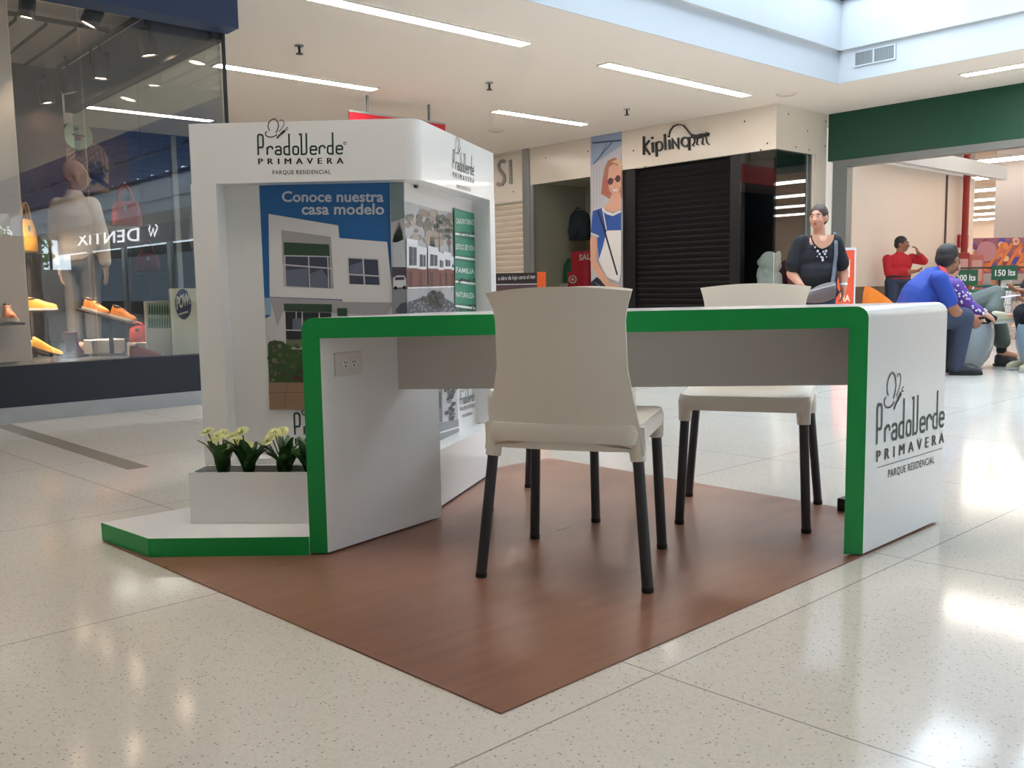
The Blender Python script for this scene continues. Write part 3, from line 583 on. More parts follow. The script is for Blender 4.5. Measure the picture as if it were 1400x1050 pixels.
# planter box with daisies
pa, pb = np.array([1.162, 2.902]), np.array([1.50, 2.56]); di = _n(pb-pa); ni = np.array([-di[1], di[0]]); PB, PT = PH+.001, .230; dep = .135
planter = thing('planter_box', 'low white rectangular planter on the green edged platform', 'planter', (*((pa+pb)/2+ni*dep/2), PB))
m = MB(); w_ = .012
def bar(a_, b_, c_, d_, z0, z1): m.prism([a_, b_, c_, d_], z0, z1, 'kiosk_white')
bar(pa, pb, pb+ni*w_, pa+ni*w_, PB, PT); bar(pa+ni*(dep-w_), pb+ni*(dep-w_), pb+ni*dep, pa+ni*dep, PB, PT)
bar(pa+ni*w_, pa+di*w_+ni*w_, pa+di*w_+ni*(dep-w_), pa+ni*(dep-w_), PB, PT); bar(pb-di*w_+ni*w_, pb+ni*w_, pb+ni*(dep-w_), pb-di*w_+ni*(dep-w_), PB, PT)
bar(pa+di*w_+ni*w_, pb-di*w_+ni*w_, pb-di*w_+ni*(dep-w_), pa+di*w_+ni*(dep-w_), PB, PB+.01); m.build('box', planter, bevel=.0015)
m = MB(); m.prism([pa+di*w_+ni*w_, pb-di*w_+ni*w_, pb-di*w_+ni*(dep-w_), pa+di*w_+ni*(dep-w_)], PB+.01, PT-.03, 'soil'); m.build('soil', planter)
def leafblade(m, base, ang, L, W, lean, up):
    d = np.array([math.cos(ang), math.sin(ang), 0]); s_ = np.array([-d[1], d[0], 0]); rows = []
    for i in range(7):
        t = i/6; c_ = base+d*(lean*t*t*.9+.1*lean*t)+np.array([0, 0, up*(t-.22*t*t)]); wd = W*math.sin(math.pi*min(.97, .10+.86*t))**.8*.5; rows.append((c_-s_*wd+np.array([0, 0, wd*.35]), c_, c_+s_*wd+np.array([0, 0, wd*.35])))
    vs = [p for r in rows for p in r]; fs = []
    for i in range(6):
        for j in range(2): a_ = i*3+j; fs.append((a_, a_+1, a_+4, a_+3))
    th = np.array([0, 0, -.0015]); n = len(vs); m.mesh(vs+[p+th for p in vs], fs+[tuple(q_+n for q_ in f[::-1]) for f in fs], 'leaf')
def daisy_plant(px_, lab, flowers, seed):
    random.seed(seed); f = (px_-258)/158*.382
    base = np.array([*(pa+di*f+ni*dep*.5), PT-.032]); t = thing('daisy_plant', lab, 'plant', base, 0, 'daisy plants in the white planter')
    m = MB()
    for k in range(11):
        side = k % 4 != 3; L = random.uniform(.07, .11); leafblade(m, base+np.array([random.uniform(-.008, .008), random.uniform(-.008, .008), 0]), k*2*math.pi/11+random.uniform(-.25, .25), L, random.uniform(.034, .048), random.uniform(.04, .085), random.uniform(.12, .185))
    m.build('foliage', t, smooth=60)
    for fx, fy in flowers:                      # flower heads where the photograph shows them
        q = P(fx, fy, 0); r = ray(fx, fy); tt = ((base[:2]-EYEV[:2])@np.array([*nn1]))/(r[:2]@nn1)*random.uniform(.985, 1.015); q = r*tt+EYEV
        fl = MB(); axis = _n(np.array([-.35+random.uniform(-.3, .3), -.35+random.uniform(-.3, .3), .85])); ua = _n(np.cross(axis, (1, 0, 0))); va = np.cross(axis, ua)
        for ring, (n_, L, ti) in enumerate(((22, .027, .05), (18, .021, .5), (12, .013, .95))):
            for k in range(n_):
                a_ = 2*math.pi*(k+.5*ring)/n_; d = math.cos(a_)*ua+math.sin(a_)*va; s_ = np.cross(axis, d); tip = q+(d*math.cos(ti)+axis*math.sin(ti))*L+axis*random.uniform(-.003, .002); mid = q+(d*math.cos(ti+.25)+axis*math.sin(ti+.25))*L*.6
                fl.mesh([q+axis*.001*ring, mid+s_*.0036, tip, mid-s_*.0036, mid-axis*.0014], [(0, 1, 2, 3), (0, 3, 4), (3, 2, 4), (2, 1, 4), (1, 0, 4)], 'petal')
        fl.ell(q+axis*.004, (.005, .005, .004), 'petal_core', 8); fo = fl.build('flower', t)
        st_ = MB(); st_.tube([base+np.array([0, 0, .005]), base*.5+q*.5+np.array([0, 0, .01]), q-axis*.002], .0022, 'leaf', 6); st_.build('stem', fo)
daisy_plant(296, 'leftmost daisy plant in the white planter, with most of its pale yellow heads upright', [(284, 591), (297, 598), (305, 593), (306, 612), (291, 604)], 1)
daisy_plant(332, 'middle daisy plant in the white planter, with broad leaves', [(318, 597), (331, 590), (338, 610), (325, 604)], 2)
daisy_plant(384, 'daisy plant beside the green desk leg in the white planter', [(371, 597), (386, 591), (376, 592), (366, 604)], 5)
daisy_plant(418, 'daisy plant mostly hidden behind the green desk leg', [(431, 600)], 9)

# ================================================================== CHAIRS
def make_chair(label):
    t = thing('stacking_chair', label, 'chair', (0, 0, 0), 0, 'white plastic chairs around the desk')
    def slab(name, rings, k='plastic_white'):
        m = MB(); m.loft(rings, k); return m.build(name, t, local=True, smooth=50)
    # seat: y forward; rounded pan with a deep rim, dished top and rolled front
    n = 28; rings = []
    def outline(w0, w1, y0, y1, r, z, dz):
        pts = []
        for (cx, cy, a0) in ((w1-r, y1-r, 0), (-w1+r, y1-r, 90), (-w0+r, y0+r, 180), (w0-r, y0+r, 270)):
            for i in range(7):
                a_ = math.radians(a0+i*15); x, y = cx+r*math.cos(a_), cy+r*math.sin(a_); pts.append((x, y, z+dz*(1-min(1, (x/.2)**2))))
        return pts
    rings = [outline(.185, .19, -.185, .195, .04, .392, 0), outline(.215, .212, -.205, .222, .045, .394, 0), outline(.22, .217, -.21, .228, .05, .425, 0), outline(.215, .212, -.205, .222, .05, .445, -.004), outline(.19, .19, -.18, .195, .05, .452, -.012), outline(.12, .12, -.11, .12, .05, .447, -.02)]
    slab('seat', rings)
    # backrest: curved shell that narrows upwards and flares at the top corners
    NU, NV = 18, 16; fr_, bk_ = [], []
    for i in range(NV+1):
        v_ = i/NV; z = .395+.405*v_
        hw = .226-.040*min(1, v_/.5)**.8-.008*v_+.022*max(0, (v_-.80)/.20)**1.6
        yb = -.195-.035*v_-.02*v_*v_+(-.010*max(0, (v_-.9)/.1))
        rf, rb = [], []
        for j in range(NU+1):
            u_ = -1+2*j/NU; zz = z+(.014*(1-u_*u_) if v_ > .9 else 0)*(v_-.9)/.1 if v_ > .9 else z-(.03*(1-v_/.1)*(abs(u_)**6) if v_ < .1 else 0)
            dish = .034*(u_*u_)*(.4+.6*v_); y = yb+dish; thk = .010
            rf.append(np.array([hw*u_, y+thk/2, zz])); rb.append(np.array([hw*u_, y-thk/2, zz]))
        fr_.append(rf); bk_.append(rb)
    m = MB(); m.loft([fr_[i]+bk_[i][::-1] for i in range(NV+1)], 'plastic_white'); m.build('backrest', t, local=True, smooth=50)
    # rim joining back to seat
    m = MB(); m.loft([[(x*.225, -.20+.02*x*x-dy, z) for x in np.linspace(-1, 1, 15)]+[(x*.218, -.150-dy, z) for x in np.linspace(1, -1, 15)] for z, dy in ((.372+0, 0), (.398, 0), (.44, .004))], 'plastic_white'); m.build('rear_rim', t, local=True, smooth=50)
    for sx in (-1, 1):
        for (x0, y0, x1, y1, zt) in ((.190, .190, .207, .215, .425), (.200, -.165, .237, -.205, .415)):
            m = MB(); p0, p1 = np.array([sx*x0, y0, zt]), np.array([sx*x1, y1, .008]); m.tube([p0, p1], .0155, 'leg_grey', 14); lg = m.build('leg', t, local=True, smooth=50)
            m = MB(); m.tube([p1+(p0-p1)*.012, (p1[0], p1[1], .0)], .0165, 'rubber', 12); m.build('foot_cap', lg, local=True, smooth=50)
            m = MB(); q_ = p0+(p1-p0)*.17; m.tube([p0, q_], [.026, .021], 'plastic_white', 14); m.build('leg_socket', t, local=True, smooth=50)
    return t
proto = make_chair('white plastic chair nearest the camera, seen from behind')
def set_chair(o, rear, front, lab):
    rm, fm = np.mean([P(*p)[:2] for p in rear], 0), np.mean([P(*p)[:2] for p in front], 0); d = _n(fm-rm); c_ = (rm+fm)/2
    o.location = (c_[0], c_[1], .0045); o.rotation_euler = (0, 0, math.atan2(d[1], d[0])-math.pi/2); o['label'] = lab
set_chair(proto, ((655, 792), (888, 809)), ((728, 741), (905, 750)), 'white plastic chair nearest the camera, seen from behind with its back against the desk')
c2 = copy_tree(proto); set_chair(c2, ((937, 681), (1122, 690)), ((925, 715), (1108, 729)), 'white plastic chair behind the desk at right, with its seat facing us')
c3 = copy_tree(proto); set_chair(c3, ((723, 669), (871, 681)), ((676, 698), (815, 713)), 'white plastic chair mostly hidden behind the nearest chair')

# ================================================================== SHOE SHOP WINDOW
def shoe(label, L, col, loc, rz, tilt=0, sole='c_sole', heel=0.0, group=None, mouth=True):
    pal('sole', (226, 220, 208)); t = thing('shoe', label, 'shoe', loc, rz, group); t.rotation_euler = (tilt, 0, rz)
    secs = [(0, .030, .060, .100), (.06, .034, .068, .115), (.25, .036, .07, .105), (.42, .036, .066, .088), (.58, .040, .07, .070), (.75, .046, .072, .055), (.88, .044, .06, .046), (.97, .028, .04, .034), (1.0, .012, .02, .026)]
    m = MB(); rings = []
    for s_, hw, _, h in secs:
        y = (s_-.5)*L; k = L/.28; z0 = .018*k+heel*(1-s_)**1.5; pts = []
        for i in range(12):
            a_ = 2*math.pi*i/12; x = hw*k*math.cos(a_)*(1 if math.sin(a_) < 0 else .82); z = z0+(h*k*math.sin(a_) if math.sin(a_) > 0 else .0); pts.append((x, y, z))
        rings.append(pts)
    m.loft(rings, col); m.build('upper', t, local=True, smooth=70)
    m = MB(); rings = []
    for s_, hw, _, h in secs:
        y = (s_-.5)*L*1.04; k = L/.28; z0 = heel*(1-s_)**1.5; w_ = hw*k*1.08; rings.append([(-w_, y, z0), (w_, y, z0), (w_, y, z0+.022*k), (-w_, y, z0+.022*k)])
    m.loft(rings, sole); m.build('sole', t, local=True, smooth=50)
    if heel: m = MB(); m.tube([(0, -.46*L, heel), (0, -.44*L, 0)], [.022, .010], sole, 8); m.build('heel', t, local=True)
    else:
        m = MB(); k = L/.28
        for i in range(4): m.tube([(-.018*k, (-.06+i*.07)*L, (.110-i*.013)*k), (.018*k, (-.04+i*.07)*L, (.110-i*.013)*k)], .003, sole, 6)
        m.build('laces', t, local=True)
        m = MB(); m.ell((0, -.36*L, .118*k), (.024*k, .05*k, .008*k), 'dark', 12); m.build('opening', t, local=True, smooth=True)
    return t
def handbag(label, w_, h, d, col, loc, rz, handle=.12, group=None):
    t = thing('handbag', label, 'handbag', loc, rz, group); m = MB(); rings = []
    for s_, a_, b in ((0, .98, .9), (.04, 1, 1), (.3, 1, 1), (.7, .93, .8), (.94, .8, .5), (1, .74, .4)):
        rings.append([(w_/2*a_*math.copysign(abs(math.cos(q))**.6, math.cos(q)), d/2*b*math.copysign(abs(math.sin(q))**.6, math.sin(q)), h*s_) for q in [2*math.pi*i/20 for i in range(20)]])
    m.loft(rings, col); m.build('body', t, local=True, smooth=60)
    for sy in (-1, 1):
        m = MB(); m.tube([(w_*.24*math.cos(q), sy*d*.16, h*.9+handle*1.05*math.sin(q)) for q in [math.pi*i/12 for i in range(13)]], .0075, col, 8); m.build('handle', t, local=True, smooth=60)
    m = MB(); m.box((-.012, -d*.36, h*.62), (.012, -d*.44, h*.8), 'steel'); m.build('clasp', t, local=True)
    return t
add('tan_leather', (176, 92, 44), .45); add('red_leather', (150, 50, 36), .45); add('coral', (214, 84, 70), .4); add('wine', (92, 30, 30), .45); add('mustard', (204, 150, 50), .5); add('orange_leather', (206, 124, 54), .5)
add('dark_plate', (58, 48, 46), .4); add('skin_mannequin', (176, 142, 116), .5); add('shirt_white', (232, 220, 206), .8); add('trouser_grey', (110, 104, 100), .8); add('box_grey', (190, 180, 172), .6); add('pow_purple', (58, 46, 84), .5); add('ivory_board', (226, 220, 190), .5)
FZ = .346
def stand(label, x, y, z, w_=.13, tilt=0.0, rz=0.0, group='display stands in the shoe shop window'):
    t = thing('display_stand', label, 'display stand', (x, y, FZ), rz, group); m = MB(); m.box((-w_*.55, -.06, 0), (w_*.55, .06, .012), 'dark_plate'); m.build('base', t, local=True)
    m = MB(); m.box((-.012, -.012, .012), (.012, .012, z-FZ-.02), 'dark_plate'); m.build('post', t, local=True); m = MB(); c_ = np.array((0, 0, z-FZ-.008)); m.obox(c_, np.array((math.cos(tilt), 0, -math.sin(tilt)))*w_, (0, .075, 0), np.array((math.sin(tilt), 0, math.cos(tilt)))*.006, 'dark_plate'); m.build('plate', t, local=True); return t
# tan shoe on the pillar bracket
q = PYW(6, 441, 6.98); sh = MB(); sh.box((q[0]-.16, 6.86, q[2]-.016), (q[0]+.10, 7.198, q[2]), 'dark_plate'); tag(sh.build('wall_shelf'), 'small dark bracket shelf on the white pillar holding a tan shoe', 'shelf')
q = PYW(14, 439, 6.98); shoe('tan leather lace-up shoe on the small bracket shelf', .27, 'tan_leather', (q[0], 7.0, q[2]+.001), math.radians(175), 0)
q = at(42, 344, 7.5); handbag('mustard yellow bag hanging half behind the white pillar', .2, .26, .1, 'mustard', (q[0]-.03, q[1], q[2]), .6, .15); stand('tall dark stand behind the white pillar holding a mustard bag', q[0]-.03, q[1], q[2]-.001)
q = at(174, 309, 7.2); stand('tall slim dark stand holding the upright red handbag', q[0], q[1], q[2]-.001); handbag('upright red leather handbag with two handles on a tall stand', .22, .19, .12, 'red_leather', q, -.5, .13)
q = at(203, 372, 7.5); stand('slim dark stand holding the lower wine-red handbag', q[0], q[1], q[2]-.001); handbag('lower wine-red handbag on a slim stand', .19, .15, .1, 'wine', q, -.3, .11)
q = at(150, 432, 7.0); stand('sloping dark stand with a pair of orange shoes', q[0], q[1], q[2], .23, .28, -.75); so = q; sd = np.array([math.cos(-.75)*math.cos(.28), math.sin(-.75)*math.cos(.28), -math.sin(.28)])
for k, (px, py) in enumerate(((137, 424), (162, 432))):
    q = so+sd*(-.108, .108)[k]+np.array([0, 0, .004]); shoe(('orange suede shoe at the high end of the sloping stand', 'orange suede shoe at the low end of the sloping stand')[k], .20, 'orange_leather', q, -.75-math.pi/2, -.28)
q = at(58, 424, 7.3); stand('dark stand with a yellow shoe, right of the white pillar', q[0], q[1], q[2]); shoe('yellow low shoe on a dark stand right of the white pillar', .22, 'mustard', (q[0], q[1], q[2]+.001), -2.1)
for k, (px, py) in enumerate(((52, 478), (66, 482))):
    q = at(px, py, 6.95); shoe(('yellow high-heeled shoe nearer the white pillar', 'yellow high-heeled shoe further from the white pillar')[k], .2, 'mustard', (q[0], q[1], FZ), -2.2+k*.3, 0, 'dark_plate', .07)
for k, (px, c_, lab) in enumerate(((100, 'wine', 'dark red ankle boot pair stand-alone on the window floor'), )):
    q = at(px, 486, 6.8)
    t = thing('boot', 'dark red ankle boot on the window floor, left of the low grey block', 'boot', (q[0], q[1], FZ), -.7); m = MB(); m.loft([[(a*.05*math.cos(u), b*.09*math.sin(u)+y, z) for u in [2*math.pi*i/14 for i in range(14)]] for a, b, y, z in ((1, 1.3, .03, 0), (1, 1.3, .03, .04), (.9, .8, -.01, .09), (.85, .65, -.02, .16), (.95, .7, -.02, .19))], 'wine'); m.build('shaft', t, local=True, smooth=60); m = MB(); m.box((-.052, -.09, -.0), (.052, .15, .014), 'dark'); m.build('sole', t, local=True)
def block(px, py, D, w_, h, lab):
    q = at(px, py, D); m = MB(); m.box((q[0]-w_/2, q[1]-.12, FZ), (q[0]+w_/2, q[1]+.12, FZ+h), 'box_grey'); return tag(m.build('display_block', bevel=.003), lab, 'display block', 'low blocks in the shoe shop window')
block(143, 478, 7.25, .24, .11, 'low grey display block under the dark red boot'); block(190, 474, 6.95, .14, .10, 'low grey display block holding a coral bag'); block(225, 474, 7.3, .22, .05, 'flat grey display block holding a dark red shoe')
q = at(190, 470, 6.95); handbag('small round coral bag on a low block', .13, .13, .09, 'coral', (q[0], q[1], FZ+.10), -.6, .03)
q = at(214, 474, 7.3); shoe('dark red leather shoe on a flat block', .25, 'wine', (q[0], q[1], FZ+.05), -2.3)
q = at(192, 484, 6.62); shoe('red pump on the window floor beside the flat block', .22, 'red_leather', (q[0], q[1]-.1, FZ), -2.3, 0, 'dark_plate')
# ivory board with the purple round sticker
y0 = 6.75; lo, hi = PYW(236, 472, y0), PYW(275, 394, y0)
m = MB(); m.box((lo[0], y0, FZ), (hi[0], y0+.02, hi[2]), 'ivory_board'); bo = m.build('display_board'); tag(bo, 'ivory display board with a dark purple round sticker', 'board')
a = Art((0, y0, 0), (1, 0, 0), Z, .0015); a.disc((250.5, 416), 11, 'pow_purple', 1, (0, 0, 1), 28, 21); a.text('POW!', (241.5, 423), (260, 415), (241, 406), 'ivory_board', 2, .03, .95, (0, 0, 1)); a.stroke([(244, 430), (257, 426)], .012, 'ivory_board', 2, (0, 0, 1)); a.mb.build('sticker', bo, label='dark purple round sticker')
y0 = 6.85; lo, hi = PYW(201, 473, y0), PYW(233, 411, y0)
m = MB(); m.box((lo[0], y0, FZ), (hi[0], y0+.02, hi[2]), 'c_sole'); bo = m.build('display_board'); tag(bo, 'pale board printed with two rows of green bottles', 'board')
a = Art((0, y0, 0), (1, 0, 0), Z, .0015); bg_ = pal('bottle_green', (48, 96, 58)); a.poly([(201, 414), (233, 411), (233, 449), (201, 449)], pal('rack_pale', (168, 186, 160)), 1, (0, 0, 1))
for row in (0, 1):
    for i in range(9): x = 203+i*3.5; y = 416+row*18; a.poly([(x, y+5), (x+.9, y), (x+1.6, y), (x+2.4, y+5), (x+2.4, y+14), (x, y+14)], bg_, 2, (0, 0, 1))
a.mb.build('print', bo, label='print of green bottles')
# black rails and spotlights
m = MB(); RZ = 2.97; RX = 2.80; m.box((RX-.015, 6.75, RZ), (RX+.015, 9.6, RZ+.03), 'black_metal'); m.box((1.3, 8.0, RZ), (RX-.015, 8.03, RZ+.03), 'black_metal')
for i in range(5): m.box((1.6+i*.22, 8.03, RZ-.03), (1.615+i*.22, 9.6, RZ-.01), 'black_metal'); m.box((1.6+i*.22, 8.01, RZ-.03), (1.615+i*.22, 8.02, RZ), 'black_metal')
for x, y in ((RX, 6.9), (RX, 8.2), (RX, 9.4), (1.4, 8.015)): m.box((x-.01, y-.01, RZ+.03), (x+.01, y+.01, 3.06), 'black_metal')
tag(m.build('track_rail'), 'black ceiling track with parallel bars in the shoe shop', 'lighting track')
def spot(px, py, zc, lab, aim, s=1.25):
    q = P(px, py, zc); t = thing('spotlight', lab, 'spotlight', q, 0, 'black spotlights in the shoe shop'); ax = _n(np.array(aim)); m = MB(); r = .055*s
    m.lathe([(r*.3, -.10*s), (r*.9, -.09*s), (r, -.07*s), (r, .07*s), (r*.94, .075*s), (r*.8, .055*s)], q, 'black_metal', 20, ax); m.build('head', t, smooth=40)
    m = MB(); m.lathe([(r*.86, .058*s), (r*.86, .064*s)], q, 'spot', 20, ax); m.build('lens', t)
    l = bpy.data.lights.new('spot_lamp', 'SPOT'); l.energy = 620*s; l.color = (1, .82, .64); l.spot_size = math.radians(60); l.spot_blend = .6; l.shadow_soft_size = .03; lo = bpy.data.objects.new('lamp', l); COL.objects.link(lo); lo.parent = t; lo.location = tuple(ax*.07); lo.rotation_euler = Vector(tuple(-ax)).to_track_quat('Z', 'Y').to_euler(); side = _n(np.cross(ax, Z))*r*1.12
    m = MB(); m.tube([q+side, q+side+np.array([0, 0, .11*s]), q-side+np.array([0, 0, .11*s]), q-side], .006*s, 'black_metal', 6); m.build('yoke', t)
    m = MB(); m.tube([q+np.array([0, 0, .11*s]), np.array([q[0], q[1], RZ-.001 if abs(q[0]-RX) < .06 else 3.06])], .008, 'black_metal', 6); m.build('stem', t)
spot(200, 60, 2.76, 'rightmost black spotlight, tilted, nearest the navy fascia corner', (.18, .0, -.95)); spot(137, 93, 2.76, 'black spotlight second from the right on the track', (0, .05, -1)); spot(92, 113, 2.76, 'black spotlight third from the right on the track', (.25, .0, -.95)); spot(62, 128, 2.76, 'black spotlight fourth from the right, lowest in the row', (.15, .0, -.95))
spot(127, 20, 2.84, 'black spotlight close behind the glass directly under the navy fascia', (-.42, .2, -1), 1.15); spot(37, 10, 2.86, 'black spotlight at the top left corner of the shop glass', (-.1, .12, -1), 1.0)

# ================================================================== ROUND ABOUT: signs, shutters, posters
# letters on the cream panel, plane X = K
a = Art((K-.001, 0, 0), (0, -1, 0), Z, .001); V = (860, 150, 3.8893); kb = 'black_metal'
def kst(p, w_=.026): a.stroke(p, w_, kb, 1, V, .025)
kst([(82, 142), (82, 240)], .034); kst([(112, 164), (84, 198), (114, 238)], .028); kst([(128, 174), (130, 228)], .034); kst([(126, 146), (127, 156)], .036); kst([(148, 172), (150, 250)], .034); kst(arc(164, 194, 16, 24, 190, 530, 14), .022)
kst([(192, 130), (196, 214)], .032); kst([(216, 160), (219, 212)], .03); kst([(214, 138), (215, 146)], .03); kst([(236, 208), (234, 158), (266, 204), (264, 150)], .026); kst(arc(302, 172, 20, 24, -20, 340, 14), .024); kst([(322, 146), (324, 216)], .034)
kst([(216, 134), (222, 112), (240, 88), (266, 78), (292, 84), (314, 110), (338, 142)], .014); kst([(336, 140), (360, 146), (392, 138)], .062); kst([(390, 140), (414, 134)], .05); kst([(412, 128), (428, 134)], .05); kst([(350, 150), (352, 172), (340, 190), (350, 194)], .011); kst([(368, 152), (362, 186), (374, 188)], .011); kst([(398, 150), (392, 184), (402, 186)], .011); kst([(412, 146), (418, 178), (430, 186)], .011)
tag(a.mb.build('shop_sign'), 'black raised lettering with a long-tailed monkey on the cream fascia above the black shutter', 'sign')
a = Art((K+.018, 0, 0), (0, -1, 0), Z, .001); V = (660, 200, 4.7727); pal('si_grey', (150, 148, 144))
def sst(p, w_=.07): a.stroke(p, w_, 'c_si_grey', 1, V, .03)
sst([(150, 102), (138, 95), (120, 100), (108, 120), (112, 150), (130, 172), (146, 195), (146, 225), (132, 248), (110, 252), (98, 244)], .055); sst([(184, 90), (188, 245)], .06)
sst([(40, 110), (60, 110)], .05)
tag(a.mb.build('shop_sign'), 'grey raised letters SI on the pale sign panel beside the steel post', 'sign')
# small fixing holes in the panels
pal('fixing', (50, 46, 44))
m = MB()
for px, py in ((746, 216), (702, 262), (804, 207), (866, 206), (882, 228), (1018, 166), (1040, 205), (1049, 196)): q = PXW(px, py, K-.001); m.lathe([(.013, 0), (.012, .003)], (K, q[1], q[2]), 'c_fixing', 10, (-1, 0, 0))
for px, py in ((1078, 156), (1104, 179), (1129, 166), (1128, 200), (1106, 205), (1088, 201)): q = PYW(px, py, 6.92); m.lathe([(.013, 0), (.012, .003)], (q[0], 6.92, q[2]), 'c_fixing', 10, (0, -1, 0))
struct(m, 'trim_17')
# shutters
def shutter(name, lab, y0, y1, z1, x, k, pitch):
    t = thing(name, lab, 'shutter', (x, (y0+y1)/2, .02)); m = MB(); n = int((z1-.1)/pitch); pts = []
    for i in range(n):
        z = .1+i*pitch
        for s_, dx in ((0, 0), (.15, -.014), (.6, -.018), (.9, -.004)): pts.append((x+dx, z+s_*pitch))
    vs = [(px_, y, z) for y in (y0, y1) for px_, z in pts]+[(x+.03, y, z) for y in (y0, y1) for z in (.1, z1)]; L_ = len(pts)
    m.mesh(vs, [(i, L_+i, L_+i+1, i+1) for i in range(L_-1)]+[(2*L_, 2*L_+1, 2*L_+3, 2*L_+2)], k); m.build('curtain', t)
    m = MB(); m.box((x-.02, y0, .02), (x+.03, y1, .1), k); m.build('bottom_bar', t, bevel=.004); return t
shutter('roller_shutter', 'closed black roller shutter under the monkey lettering', 7.665, 9.395, 2.61, K+.06, 'black_shutter', .085)
shutter('roller_shutter', 'closed beige roller shutter under the letters SI', 11.94, 13.95, 2.33, K+.06, 'shutter_beige', .10)
# tall poster of a smiling woman
pt = thing('wall_poster', 'tall photo poster of a smiling woman in sunglasses with a crossbody bag', 'poster', (K-.01, 9.99, .3)); m = MB(); m.box((K-.008, 9.665, .3), (K+.06, 10.325, CEIL-.005), 'house' if False else 'well_white'); m.build('board', pt)
a = Art((K-.009, 0, 0), (0, -1, 0), Z, .0025); V5 = (640, 160, 3.8889)
skin, hair_, blue, whi, nav = pal('print_skin', (214, 164, 142)), pal('print_hair', (168, 116, 92)), pal('print_blue', (44, 84, 160)), pal('print_white', (222, 220, 220)), pal('print_navy', (34, 36, 56))
a.rect(-10.32, .32, -9.67, CEIL-.01, pal('print_wall', (190, 190, 198)), 0)
a.poly([(655, 104), (818, 74), (818, 150), (655, 260)], pal('print_sky', (150, 168, 196)), 1, V5); a.stroke([(662, 138), (818, 124)], .03, pal('print_slate', (70, 86, 120)), 2, V5); a.stroke([(770, 130), (668, 250)], .02, 'c_print_slate', 2, V5); a.stroke([(740, 140), (700, 215)], .012, 'c_print_slate', 2, V5)
for x in (668, 684, 700, 716): a.stroke([(x, 262), (x+2, 480)], .008, pal('print_line', (164, 164, 174)), 2, V5)
a.poly([(745, 232), (780, 216), (806, 228), (820, 260), (820, 430), (760, 440), (708, 408), (716, 340), (728, 270)], hair_, 3, V5); a.poly([(716, 340), (740, 300), (748, 410), (722, 412)], pal('print_hair_red', (176, 100, 88)), 4, V5)
a.poly([(752, 268), (775, 250), (806, 262), (816, 300), (816, 372), (800, 412), (778, 420), (754, 388), (744, 330)], skin, 5, V5); a.poly([(764, 240), (800, 250), (818, 300), (820, 240), (800, 222)], pal('print_hair_light', (216, 176, 150)), 6, V5)
a.disc((761, 342), 15, pal('print_glasses', (88, 50, 56)), 7, V5, 16, 19); a.disc((800, 328), 14, 'c_print_glasses', 7, V5, 16, 19); a.stroke([(772, 334), (790, 328)], .012, 'c_print_glasses', 7, V5); a.stroke([(786, 348), (790, 366), (782, 370)], .008, pal('print_shade', (188, 130, 112)), 7, V5)
a.poly([(766, 384), (786, 386), (804, 374), (798, 394), (782, 400)], whi, 8, V5); a.stroke([(764, 382), (784, 402), (806, 372)], .01, pal('print_lips', (196, 90, 90)), 8, V5)
a.poly([(762, 415), (812, 400), (818, 480), (780, 510), (720, 490), (752, 450)], skin, 4, V5); a.poly([(668, 500), (716, 484), (760, 516), (818, 494), (818, 606), (742, 606), (740, 640), (700, 760), (692, 640), (656, 620)], blue, 9, V5); a.stroke([(718, 486), (742, 510), (775, 520), (818, 500)], .04, whi, 10, V5); a.stroke([(658, 618), (700, 636)], .03, whi, 10, V5)
a.poly([(742, 604), (818, 602), (818, 830), (806, 880), (740, 850), (700, 760), (722, 690)], whi, 10, V5); a.poly([(656, 636), (692, 644), (692, 700), (684, 760), (760, 880), (812, 900), (815, 955), (786, 950), (720, 880), (664, 800), (656, 760)], skin, 11, V5)
a.stroke([(696, 500), (730, 600), (800, 840)], .034, nav, 12, V5); a.stroke([(722, 490), (742, 600)], .022, whi, 12, V5); a.poly([(656, 880), (690, 850), (740, 890), (790, 950), (816, 960), (816, 1300), (656, 1300)], nav, 10, V5); a.stroke([(680, 880), (780, 950)], .008, pal('print_line', (164, 164, 174)), 11, V5); a.disc((690, 952), 20, pal('print_badge', (120, 120, 140)), 12, V5, 18); a.disc((690, 952), 14, nav, 13, V5, 18)
for i in range(4): a.stroke([(770+i*10, 890+i*3), (776+i*11, 940+i*5)], .006, pal('print_shade', (188, 130, 112)), 12, V5)
a.mb.build('print', pt)
# red sale boxes in the shop window, hats and rail inside
def salebox(lab, px0, px1, pyt, pyb, x, word=None):
    q0_, q1_ = PXW(px0, pyt, x), PXW(px1, pyb, x); t = thing('sale_box', lab, 'box', (x+.1, (q0_[1]+q1_[1])/2, q1_[2]), 0, 'red sale boxes behind the glass'); m = MB(); m.box((x, min(q0_[1], q1_[1]), q1_[2]), (x+.19, max(q0_[1], q1_[1]), q0_[2]), 'red_sign'); m.build('carton', t, bevel=.005)
    a_ = Art((x-.001, 0, 0), (0, -1, 0), Z, .002); return t, a_
zs = PXW(800, 412, K+.15)[2]
t, a = salebox('largest red sale box behind the glass, with the word SALE', 781, 812, 344, 378, K+.50); a.text('SALE', (792, 356), (812, 354), (792, 348), 'print_white' if 'print_white' in M else 'c_print_white', 1, .02, 1, (0, 0, 1)); a.mb.build('lettering', t)
t, a = salebox('middle red sale box behind the glass, with a round white badge', 776, 806, 372, 394, K+.29); a.disc((783, 382), 5.5, 'c_print_white', 1, (0, 0, 1)); a.disc((783, 382), 4.2, 'red_sign', 2, (0, 0, 1)); a.disc((783, 382), 2, 'c_print_white', 3, (0, 0, 1)); a.mb.build('badge', t)
